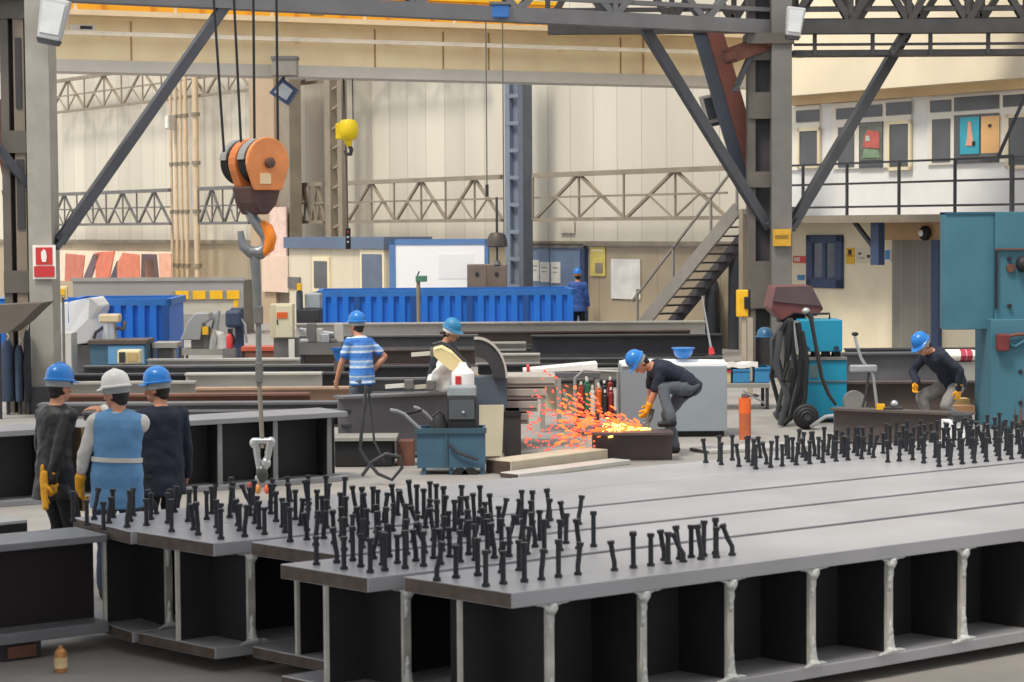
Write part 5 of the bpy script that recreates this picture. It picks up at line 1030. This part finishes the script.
MB().box(-hw, -hw * .2, 0, .3, -z0, h * .8).build('post', M_white, o); MB().box(-hw * .18, hw, .02, .35, -z0, h * .75).build('post', M_white, o); MB().box(-hw * .4, hw * 1.0, -.02, .35, h * .8, h * 1.12).build('cap', M_darksteel, o, bevel=.01)
for i, (r, lb) in enumerate((((952, 399, 970, 404), 'upper yellowish timber behind the white block'), ((950, 406, 975, 413), 'lower orange-brown timber behind the white block'))):
    o, hw, h, z0 = eq('timber_batten', lb, 'timber', r, 31.6 + .4 * (1 - i)); MB().box(-hw, hw, 0, .3, 0, h).build('batten', mat('batten%d' % i, ('#b59a66', '#a27a58')[i], .8, 0, .15, 5), o); MB().box(-hw * .5, hw * .5, .05, .25, -z0, 0).build('prop', M_timber, o)
o = thing('clamp_stand', 'thin bright clamp stand left of the crouching worker', 'stand', g(871, 30.6))
def cs(px, py, dy=0.0): q = at(px, py, 30.6) - g(871, 30.6); return V((q.x, dy, q.z))
MB().pipe([cs(877, 407), cs(873, 375), cs(866, 366), cs(861, 358), cs(857, 345), cs(855, 336)], .022, 8).build('arm', M_chrome, o, smooth=True); MB().pipe([cs(862, 409), cs(866, 395), cs(869, 372)], .02, 8).build('leg', M_darksteel, o, smooth=True); MB().box(cs(850, 366).x, cs(877, 366).x, -.05, .1, cs(860, 372).z, cs(860, 365).z).build('clamp_body', mat('clamp_grey', '#9ea3a6', .4, .3, .15, 8), o, bevel=.02); MB().ell(cs(855, 334), (.05, .04, .03)).build('tip', M_black, o, smooth=True); MB().cyl(V((cs(877, 407).x, 0, 0)), cs(877, 407), .03).build('foot', M_darksteel, o)
o = thing('bench_wheel', 'pale grey grinding wheel behind the brown beam', 'wheel', g(855, 31.4)); MB().cyl((0, 0, at(855, 402, 31.4).z), (0, .12, at(855, 402, 31.4).z), .16, n=24).build('wheel', mat('wheel_grey', '#7d7b79', .7), o, smooth=True); MB().box(-.08, .08, .14, .3, 0, at(855, 398, 31.4).z).build('stand', M_darksteel, o)
o = thing('clamp_block', 'small steel clamp lying on the pale topped brown beam', 'clamp', (at(892, 408, 28.8).x, 28.8, at(892, 411.5, 28.8).z)); MB().box(-.12, .14, -.05, .08, 0, .06).build('base', M_darksteel, o, bevel=.01); MB().ell((.03, 0, .1), .05).build('knob', M_chrome, o, smooth=True); MB().box(-.2, -.1, -.04, .05, 0, .1).build('jaw', M_yellow, o)

# ------------------------------------------------------------------ spark spray
src = at(651, 429, 27.25); rs = random.Random(5)
M_sp1 = mat('spark_hot', '#ffd27a', .5, emit='#ffc65a', estr=4.5); M_sp2 = mat('spark_orange', '#f0793f', .5, emit='#ff6a2a', estr=1.8); M_sp3 = mat('spark_red', '#d85a4a', .5, emit='#ff6a58', estr=.6)
so_ = thing('spark_spray', 'fan of orange sparks flying from the grinder toward the slabs', 'sparks', src, kind='stuff')
for nm, m, n, r0, r1, sz in (('hot_sparks', M_sp1, 120, .0, .55, (.012, .02)), ('orange_sparks', M_sp2, 260, .1, 1.15, (.01, .022)), ('red_sparks', M_sp3, 260, .35, 1.55, (.012, .026))):
    mb = MB()
    for k in range(n):
        d = rs.uniform(r0, r1) ; a = rs.gauss(.12, .2) if nm != 'hot_sparks' else rs.gauss(.02, .09)
        a = max(-.28, min(.55, a)); dr = V((-math.cos(a), rs.uniform(-.35, .15), math.sin(a))); p = dr * d + V((0, 0, -.03 * d * d))
        ln = rs.uniform(.02, .09) * (1 if nm != 'red_sparks' else .55); r = rs.uniform(*sz)
        mb.bar(p, p + dr * ln, r)
    o = mb.build(nm, m, so_); o['kind'] = 'stuff'
# ------------------------------------------------------------------ people
M_skin = mat('skin', '#b98468', .55, 0, .06, 12); M_hair = mat('hair_dark', '#221d1b', .7, 0, .2, 20); M_eye = mat('eye_dark', '#1c1816', .3)
M_glove = mat('glove_yellow', '#e0a11c', .7, 0, .12, 14); M_glovew = mat('glove_white', '#dcdad2', .75, 0, .05, 10)
M_boot = mat('boot_black', '#1f1d1c', .6, 0, .1, 6); M_band = mat('helmet_band', '#8c9094', .6)
def ik(a, c, l1, l2, hint):
    a, c = V(a), V(c); d = c - a; L = d.length
    if L > (l1 + l2) * .995: c = a + d * ((l1 + l2) * .995 / L); d = c - a; L = d.length
    u = d / L; x = (l1 * l1 - l2 * l2 + L * L) / (2 * L); h = math.sqrt(max(0, l1 * l1 - x * x)); n = V(hint) - u * V(hint).dot(u); n.normalize()
    return a + u * x + n * h, c
def rot(yaw=0, pitch=0, roll=0): return Matrix.Rotation(yaw, 3, 'Z') @ Matrix.Rotation(-pitch, 3, 'X') @ Matrix.Rotation(roll, 3, 'Y')   # pitch > 0 looks down/leans forward
SECT = ((-.2, .178, .15), (-.09, .168, .132), (-.03, .165, .115), (.06, .17, .115), (.2, .145, .102), (.34, .155, .108), (.44, .172, .112), (.5, .165, .1), (.535, .12, .08), (.56, .07, .068))
def torso(mb, pel, T0, T1, grow=0.0, f0=-.09, f1=.56, n=22):
    rings = []
    for f, rx, ry in SECT:
        if f < f0 - 1e-6 or f > f1 + 1e-6: continue
        k = max(0, min(1, f / .5)); k = k * k * (3 - 2 * k)
        # the spine bends from pelvis frame T0 to chest frame T1
        mid = T0 @ V((0, 0, min(f, .15))) + (T1 @ V((0, 0, max(0, f - .15))))
        T = Matrix([[T0[i][j] * (1 - k) + T1[i][j] * k for j in range(3)] for i in range(3)])
        X_, Y_ = T.col[0].normalized(), T.col[1].normalized()
        rings.append([pel + mid + X_ * (rx + grow) * math.cos(2 * PI * i / n) + Y_ * (ry + grow) * math.sin(2 * PI * i / n) for i in range(n)])
    mb.loft(rings)
def spine(pel, T0, T1, f): return pel + T0 @ V((0, 0, min(f, .15))) + T1 @ V((0, 0, max(0, f - .15)))
def hand(mb, wr, d, nrm, curl=.5, side=1, g=0.0, spread=.0):
    """palm and five fingers; d: wrist to knuckles, nrm: out of the palm, side: +1 thumb towards d x nrm"""
    d = V(d).normalized(); nrm = V(nrm); nrm = (nrm - d * nrm.dot(d)).normalized(); s = d.cross(nrm) * side
    M = Matrix((s, d, nrm)).transposed()
    mb.ell(wr + d * .05, (.04 + g, .056, .017 + g), M); mb.cap(wr, wr + d * .03, .026 + g, .03 + g)
    for k, (o, L) in enumerate(((.03, .072), (.01, .08), (-.011, .075), (-.03, .058))):
        p = wr + d * .092 + s * o; c = curl * (1 + .12 * k); fd = (d + s * o * spread * 8).normalized(); r = .0088 + g
        a = p + (fd * math.cos(c * .7) + nrm * math.sin(c * .7)) * L * .45; b = a + (fd * math.cos(c * 1.7) + nrm * math.sin(c * 1.7)) * L * .32; e = b + (fd * math.cos(c * 2.5) + nrm * math.sin(c * 2.5)) * L * .25
        mb.cap(p - fd * .015, a, r * 1.08, r, 8); mb.cap(a, b, r, r * .93, 8); mb.cap(b, e, r * .93, r * .8, 8)
    t0 = wr + d * .025 + s * .028; t1 = t0 + (d * .6 + s * .75 + nrm * .35).normalized() * .042; t2 = t1 + (d * .85 + s * .25 + nrm * .5 * (.4 + curl)).normalized() * .034
    mb.cap(t0, t1, .0125 + g, .011 + g, 8); mb.cap(t1, t2, .011 + g, .009 + g, 8)

def person(label, loc, rz, cfg):
    c = dict(hip=.93, pel=(0, 0), T0=(0, 0, 0), T1=(0, 0, 0), head=(0, 0, 0), neck=None, feet=((.11, .0), (-.11, .0)), knee=((0, 1, 0), (0, 1, 0)), scale=1.0, vox=.010, bare=(False, False), cuff=(0, 0), hair=True)
    c.update(cfg)
    o = thing('person', label, 'person', loc, rz); S = c['scale']; o.scale = (S, S, S)
    T0, T1, TH = rot(*c['T0']), rot(*c['T1']), rot(*c['head'])
    pel = V((*c['pel'], c['hip']))
    shc = spine(pel, T0, T1, .475); sh = [shc + T1 @ V((.175 * k, 0, 0)) for k in (1, -1)]
    nk = spine(pel, T0, T1, .55); hc = nk + (T1.col[2] * .55 + TH.col[2] * .45).normalized() * .155 + TH.col[1] * .025
    hips = [pel + T0 @ V((.09 * k, 0, -.03)) for k in (1, -1)]
    arms, lg = [], []
    for i in (0, 1):
        el, wr = ik(sh[i], V(c['wr'][i]), .285, .25, c['elh'][i]); arms.append((sh[i], el, wr))
        fx, fy = c['feet'][i][:2]; fz = c['feet'][i][2] if len(c['feet'][i]) > 2 else 0
        kn, an = ik(hips[i], V((fx, fy, .085 + fz)), .43, .415, c['knee'][i]); lg.append((hips[i], kn, an))
    hd = c.get('hd', ((0, 0, -1), (0, 0, -1))); hn = c.get('hn', ((-1, 0, 0), (1, 0, 0))); curl = c.get('curl', (.5, .5))
    gl = c.get('gloves', (None, None))
    # --- body: one skin from head to ankles
    mb = MB(); torso(mb, pel, T0, T1)
    mb.cap(nk - T1.col[2] * .04, hc - TH.col[2] * .06 - TH.col[1] * .02, .062, .056)
    mb.ell(hc + TH @ V((0, -.008, .02)), (.077, .098, .1), TH, 20); mb.ell(hc + TH @ V((0, .028, -.055)), (.056, .066, .062), TH); mb.ell(hc + TH @ V((0, .068, -.095)), (.026, .022, .018), TH)
    mb.cap(hc + TH @ V((0, .088, .02)), hc + TH @ V((0, .113, -.025)), .011, .017, 8); mb.ell(hc + TH @ V((0, .083, .032)), (.05, .014, .012), TH); mb.ell(hc + TH @ V((0, .09, -.06)), (.024, .011, .007), TH); mb.ell(hc + TH @ V((0, .088, -.072)), (.021, .011, .008), TH)
    for k in (1, -1): mb.ell(hc + TH @ V((.079 * k, -.012, -.01)), (.011, .022, .034), TH); mb.ell(hc + TH @ V((.045 * k, .062, -.02)), (.02, .02, .018), TH)
    for i in (0, 1):
        a, e, w_ = arms[i]; mb.ell(a, .062); mb.cap(a, e, .052, .041); mb.cap(e, e.lerp(w_, .35), .041, .042); mb.cap(e.lerp(w_, .35), w_, .042, .028)
        if not gl[i]: hand(mb, w_, hd[i], hn[i], curl[i], 1 if i == 0 else -1)
        else: mb.cap(w_, w_ + V(hd[i]).normalized() * .06, .027, .025)
        h_, k_, n_ = lg[i]; mb.cap(h_, h_.lerp(k_, .5), .088, .074); mb.cap(h_.lerp(k_, .5), k_, .074, .054); mb.cap(k_, k_.lerp(n_, .35), .054, .055); mb.cap(k_.lerp(n_, .35), n_, .055, .038)
        mb.cap(n_, n_ + V((0, .08, -.055)), .036, .026)
    fuse(mb, 'body', M_skin, o, c['vox'] * .8, 2)
    for k in (1, -1): MB().ell(hc + TH @ V((.032 * k, .08, .006)), (.013, .009, .008), TH, 8).build('eye', M_eye, o, smooth=True)
    if c['hair']:
        mb = MB(); n = 18
        mb.ell(hc + TH @ V((0, -.03, .008)), (.082, .088, .098), TH, 18); mb.ell(hc + TH @ V((0, -.055, -.06)), (.06, .045, .04), TH)
        fuse(mb, 'hair', M_hair, o, .008, 3, .008, .02)
    # --- clothes
    sl = c.get('sleeve', 1.0); G = c.get('bulk', .018)
    mb = MB(); torso(mb, pel, T0, T1, G, c.get('hem', -.2), .56)
    if c.get('collar'): mb.pipe([nk - T1.col[2] * .05, nk + T1.col[2] * .015 - T1.col[1] * .01], [.1, .082], 16)
    for i in (0, 1):
        a, e, w_ = arms[i]; mb.ell(a, .078); L = sl if not isinstance(sl, tuple) else sl[i]
        if L <= .5: mb.cap(a, a.lerp(e, L * 2), .07, .066)
        else:
            mb.cap(a, e, .07, .056); q_ = e.lerp(w_, (L - .5) * 2); mb.cap(e, q_, .057, .045)
    shirt = fuse(mb, c.get('top_name', 'shirt'), c['top'], o, c['vox'], 3, .022, .09)
    if c.get('vest'):
        mb = MB(); torso(mb, pel, T0, T1, G + .02, -.2, .56)
        for k in (1, -1): mb.cap(shc + T1 @ V((.06 * k, 0, .03)), shc + T1 @ V((.13 * k, 0, .0)), .085, .09)
        fuse(mb, 'vest', c['vest'], o, c['vox'], 3, .015, .1)
        rings = []
        for f in (.165, .2):
            k = .5; mid = spine(pel, T0, T1, f); rings.append([mid + T1.col[0] * .203 * math.cos(2 * PI * i / 24) + T1.col[1] * .162 * math.sin(2 * PI * i / 24) for i in range(24)])
        MB().loft(rings).build('reflective_band', mat('band_pale', '#c9c4ba', .4, .1, .1, 10), o, smooth=True)
    mb = MB(); torso(mb, pel, T0, T1, .014, -.09, .2)
    for i in (0, 1):
        h_, k_, n_ = lg[i]; mb.cap(h_, k_, .104, .074); mb.cap(k_, n_ + V((0, 0, .02)), .076, .066); mb.ell(h_ + T0 @ V((0, -.028, -.02)), .09)
    fuse(mb, 'trousers', c['legs'], o, c['vox'], 3, .025, .11)
    for i in (0, 1):
        n_ = lg[i][2]; mb = MB(); mb.cap(n_ + V((0, 0, .05)), n_ + V((0, -.02, -.03)), .05, .05); mb.cap(n_ + V((0, -.03, -.04)), n_ + V((0, .14, -.048)), .046, .038); fuse(mb, 'boot', M_boot, o, .012, 2)
    # --- gloves with five fingers
    for i in (0, 1):
        if gl[i]:
            a, e, w_ = arms[i]; mb = MB(); hand(mb, w_, hd[i], hn[i], curl[i], 1 if i == 0 else -1, .0035); mb.cap(w_ - (w_ - e).normalized() * .07, w_, .046, .034)
            fuse(mb, 'glove', gl[i], o, .0065, 1)
    # --- hard hat
    hb = hc + TH @ V((0, -.008, .052)); MT = Matrix.Translation(hb) @ TH.to_4x4() @ Matrix.Diagonal((.9, 1.04, 1.1, 1))
    hs = MB().lathe([(.118, 0), (.128, .0), (.13, .01), (.117, .018), (.115, .05), (.102, .088), (.07, .117), (.03, .13), (0, .132)], 28, MT).build('hard_hat', c['hat'], o, smooth=True)
    MB().loft([[hb + TH @ V((math.sin(t) * r * .92, math.cos(t) * r * 1.05 + ex * max(0, math.cos(t)) , z)) for t in [math.radians(x) for x in range(-75, 76, 10)]] for r, ex, z in ((.112, 0, .012), (.128, .045, -.004), (.128, .045, -.011), (.112, 0, .0))] , False).build('brim', c['hat'], hs, smooth=True)
    MB().pipe([hb + TH @ V((0, .09, .085)), hb + TH @ V((0, .055, .13)), hb + TH @ V((0, 0, .147)), hb + TH @ V((0, -.055, .13)), hb + TH @ V((0, -.09, .088))], .016, 8, .6).build('crest', c['hat'], hs, smooth=True)
    MB().lathe([(.098, -.045), (.108, -.045), (.114, .002), (.104, .002)], 24, MT).build('headband', c.get('band', M_band), hs, smooth=True)
    return o, dict(sh=sh, arms=arms, hc=hc, pel=pel, nk=nk, T1=T1, TH=TH)

def faces(dx, dy): return math.atan2(-dx, dy)          # turn so that local +y looks along (dx, dy)
M_jack = mat('jacket_black', '#1d1e22', .5, 0, .2, 5); M_navy = mat('navy_cloth', '#1a2132', .85, 0, .15, 5); M_trk = mat('trouser_black', '#1d1f23', .85, 0, .15, 5)
M_vest = mat('vest_blue', '#5c8cb8', .8, 0, .08, 5); M_shw = mat('shirt_pale', '#c6c4c0', .8, 0, .07, 6); M_jean = mat('jeans', '#39455c', .85, 0, .12, 6)
M_trg = mat('trouser_grey', '#4d545c', .85, 0, .14, 6); M_trl = mat('trouser_pale', '#7c7a78', .85, 0, .12, 6)

# 1: black jacket, back turned
D1 = 17.7
o, J = person('worker in black jacket and blue hard hat, yellow gloves hanging low', g(57, D1), faces(.7, .7), dict(
    top=M_jack, top_name='jacket', legs=M_trk, hat=M_hat, collar=True, bulk=.026, head=(.1, .1, 0), T1=(0, .06, 0), T0=(0, .02, 0), vox=.011, scale=.995,
    wr=((.15, -.17, .78), (-.22, .2, .95)), elh=((.6, -1, 0), (-.4, -1, 0)), hd=((0, .1, -1), (.2, .8, -.4)), hn=((-1, .2, 0), (1, 0, 0)), curl=(.7, .75), gloves=(M_glove, None)))
# khaki apron at the front and loose gloves in the hand
MB().loft([[V((x, .17 + .03 * math.cos(x * 6) , z)) for x in (-.14, -.05, .05, .14)] + [V((x, .145 + .03 * math.cos(x * 6), z)) for x in (.14, .05, -.05, -.14)] for z in (.62, .85, 1.1, 1.3)]).build('apron', mat('khaki', '#8c7350', .8, 0, .12, 6), o, smooth=True)
w1 = J['arms'][0][2]
mb = MB(); hand(mb, w1 + V((-.01, -.06, -.02)), (.25, -.25, -1), (0, 1, 0), .35, 1, .004); mb.cap(w1 + V((-.02, -.05, .06)), w1 + V((-.01, -.06, -.02)), .028, .032); fuse(mb, 'spare_glove', M_glove, o, .0065, 1)
mb = MB(); mb.cap(w1 + V((-.05, -.05, .12)), w1 + V((-.03, -.07, .0)), .016, .02); mb.cap(w1 + V((-.03, -.07, .0)), w1 + V((.06, -.1, -.2)), .02, .026); fuse(mb, 'glove_cuff', M_glove, o, .008, 1)
# 2: white helmet, blue vest
D2 = 17.15
person('worker in pale blue vest and white hard hat between two blue hats', g(119, D2), faces(-.12, 1), dict(
    top=M_shw, legs=M_jean, hat=M_hatw, vest=M_vest, bulk=.022, head=(.9, .12, .0), T1=(0, .05, .05), T0=(0, 0, 0), vox=.011, scale=.985, sleeve=(.98, .74), collar=True,
    wr=((-.12, .42, 1.48), (-.33, .06, .80)), elh=((.35, .5, -1), (-1, -.5, 0)), hd=((-1, .12, .12), (.1, .25, -1)), hn=((0, .3, -1), (.9, .3, 0)), curl=(.25, .8), gloves=(None, M_glove)))
# 3: navy shirt, face in profile
D3 = 18.1
person('worker in navy shirt and blue hard hat, face in profile beside the vest', g(164, D3), faces(-.45, .85), dict(
    top=M_navy, legs=M_trk, hat=M_hat, bulk=.03, collar=True, head=(.75, .1, 0), T1=(0, .04, 0), vox=.011, scale=.965,
    wr=((.26, .1, .84), (-.2, .25, .95)), elh=((.5, -1, 0), (-.5, -1, 0)), hd=((-.1, .3, -1), (.3, 1, -.3)), hn=((-1, 0, 0), (1, 0, 0)), curl=(.5, .5)))
# 4: striped shirt
m = mat('striped_shirt', '#3f73c0', .8, 0, .08, 5); nt = m.node_tree; N = nt.nodes; L = nt.links
tc = N.new('ShaderNodeTexCoord'); sx = N.new('ShaderNodeSeparateXYZ'); L.new(tc.outputs['Object'], sx.inputs[0])
ma = N.new('ShaderNodeMath'); ma.operation = 'MULTIPLY'; ma.inputs[1].default_value = 1 / .2; L.new(sx.outputs['Z'], ma.inputs[0])
fr = N.new('ShaderNodeMath'); fr.operation = 'FRACT'; L.new(ma.outputs[0], fr.inputs[0])
cr = N.new('ShaderNodeValToRGB'); cr.color_ramp.interpolation = 'CONSTANT'; e = cr.color_ramp.elements
e[0].position = 0; e[0].color = (*lin('#3b74c4'), 1); e[1].position = .34; e[1].color = (*lin('#c3d2e4'), 1)
q = e.new(.5); q.color = (*lin('#6f9ad4'), 1); q = e.new(.72); q.color = (*lin('#b9c9de'), 1); q = e.new(.84); q.color = (*lin('#4f86cf'), 1)
L.new(fr.outputs[0], cr.inputs[0]); L.new(cr.outputs[0], N['Principled BSDF'].inputs['Base Color'])
D4 = 28.9
person('worker in a blue and white striped shirt turned away, elbow out', g(363, D4), faces(-.75, .6), dict(
    top=m, legs=M_trg, hat=M_hat, bulk=.03, head=(.0, .0, 0), hem=-.09, T1=(-.1, .2, .05), T0=(0, .05, 0), vox=.013, scale=.985, sleeve=.32,
    wr=((.19, -.02, 1.02), (-.22, .3, .82)), elh=((1, -.7, 0), (-1, -.3, 0)), hd=((-.4, .6, -.5), (.1, .3, -1)), hn=((-1, 0, 0), (1, 0, 0)), curl=(.8, .6)))
# 5: welder behind the curved sheet
D5 = 28.9
person('welder in dark clothes and teal hard hat behind the curved sheet', g(438, D5), faces(.85, -.35), dict(
    top=mat('welder_cloth', '#2b2f38', .85, 0, .15, 5), legs=M_trk, hat=mat('helmet_teal_worn', '#2b79a6', .45, 0, .2, 9), bulk=.03, head=(-.1, .35, 0), T1=(0, .3, 0), T0=(0, .1, 0), hip=.84, vox=.013, collar=True,
    wr=((.1, .5, .85), (-.1, .48, .9)), elh=((1, -.3, -.5), (-1, -.3, -.5)), hd=((0, .9, -.3), (0, .9, -.3)), hn=((-1, 0, 0), (1, 0, 0)), curl=(.8, .8), gloves=(M_glove, M_glove), band=M_hatw))
# 6: grinding worker, bent over
D6 = 27.75
o6, J6 = person('grinding worker in navy shirt bent over a shower of sparks', g(678, D6), faces(-1, -.25), dict(
    top=M_navy, hem=-.09, legs=M_trg, hat=M_hat, bulk=.024, hip=.85, pel=(0, -.14), T0=(0, .75, 0), T1=(0, 1.22, 0), head=(0, 1.0, 0), vox=.011, sleeve=.42, scale=1.02,
    feet=((.13, .0), (-.34, .2, .375)), knee=((.15, 1, 0), (-.1, 1, .3)),
    wr=((.1, .34, .62), (-.06, .42, .56)), elh=((1, -.3, .2), (-1, -.3, .2)), hd=((-.15, .35, -.8), (.15, .4, -.8)), hn=((-.8, .3, 0), (.8, .3, 0)), curl=(.9, .9), gloves=(M_glove, M_glove)))
# the angle grinder in his hands
t = thing('angle_grinder', 'small angle grinder held low by the grinding worker', 'grinder', at(649, 424, D6 - .15), faces(-1, -.25))
MB().pipe([(0, -.05, .19), (0, -.02, .09), (0, .03, .0)], [.028, .032, .036], 12).build('body', mat('grinder_grey', '#565a5e', .45, .2, .15, 8), t, smooth=True)
MB().cyl((0, .04, -.045), (0, .06, -.03), .085, n=22).build('disc', M_greysteel, t, smooth=True); MB().cyl((0, .03, -.03), (0, .05, .03), .035).build('gear_head', M_chrome, t, smooth=True); MB().cyl((.03, .02, .0), (.12, .02, .02), .014).build('side_handle', M_black, t, smooth=True)
# 7: crouching worker by the blue machine
D7 = 30.2
person('worker in navy top bending down before the tall blue machine', g(946, D7), faces(-.8, -.45), dict(
    top=M_navy, top_name='sweater', hem=-.09, legs=M_trl, hat=M_hat, bulk=.03, hip=.68, pel=(0, -.12), T0=(0, .55, 0), T1=(0, .85, 0), head=(0, .75, 0), vox=.012, scale=1.06, collar=True,
    feet=((.17, .12), (-.17, -.1)), knee=((.3, 1, .2), (-.2, 1, .2)),
    wr=((.15, .36, .67), (-.3, .05, .60)), elh=((1, -.3, .3), (-1, -.5, .2)), hd=((0, .4, -.9), (0, .05, -1)), hn=((-1, 0, 0), (1, 0, 0)), curl=(.6, .7), gloves=(M_glove, M_glove)))
# 8: far worker behind the long blue container
D8 = 55.5
person('far worker in blue jacket behind the end of the long blue container', g(578, D8), faces(.2, .95), dict(
    top=mat('far_jacket_blue', '#2f4f92', .8, 0, .1, 4), top_name='jacket', legs=M_trk, hat=M_hat, bulk=.035, vox=.02, head=(.4, 0, 0),
    wr=((.26, .08, .86), (-.26, .08, .86)), elh=((.4, -1, 0), (-.4, -1, 0)), curl=(.5, .5), band=mat('band_orange', '#c07a4a', .6)))
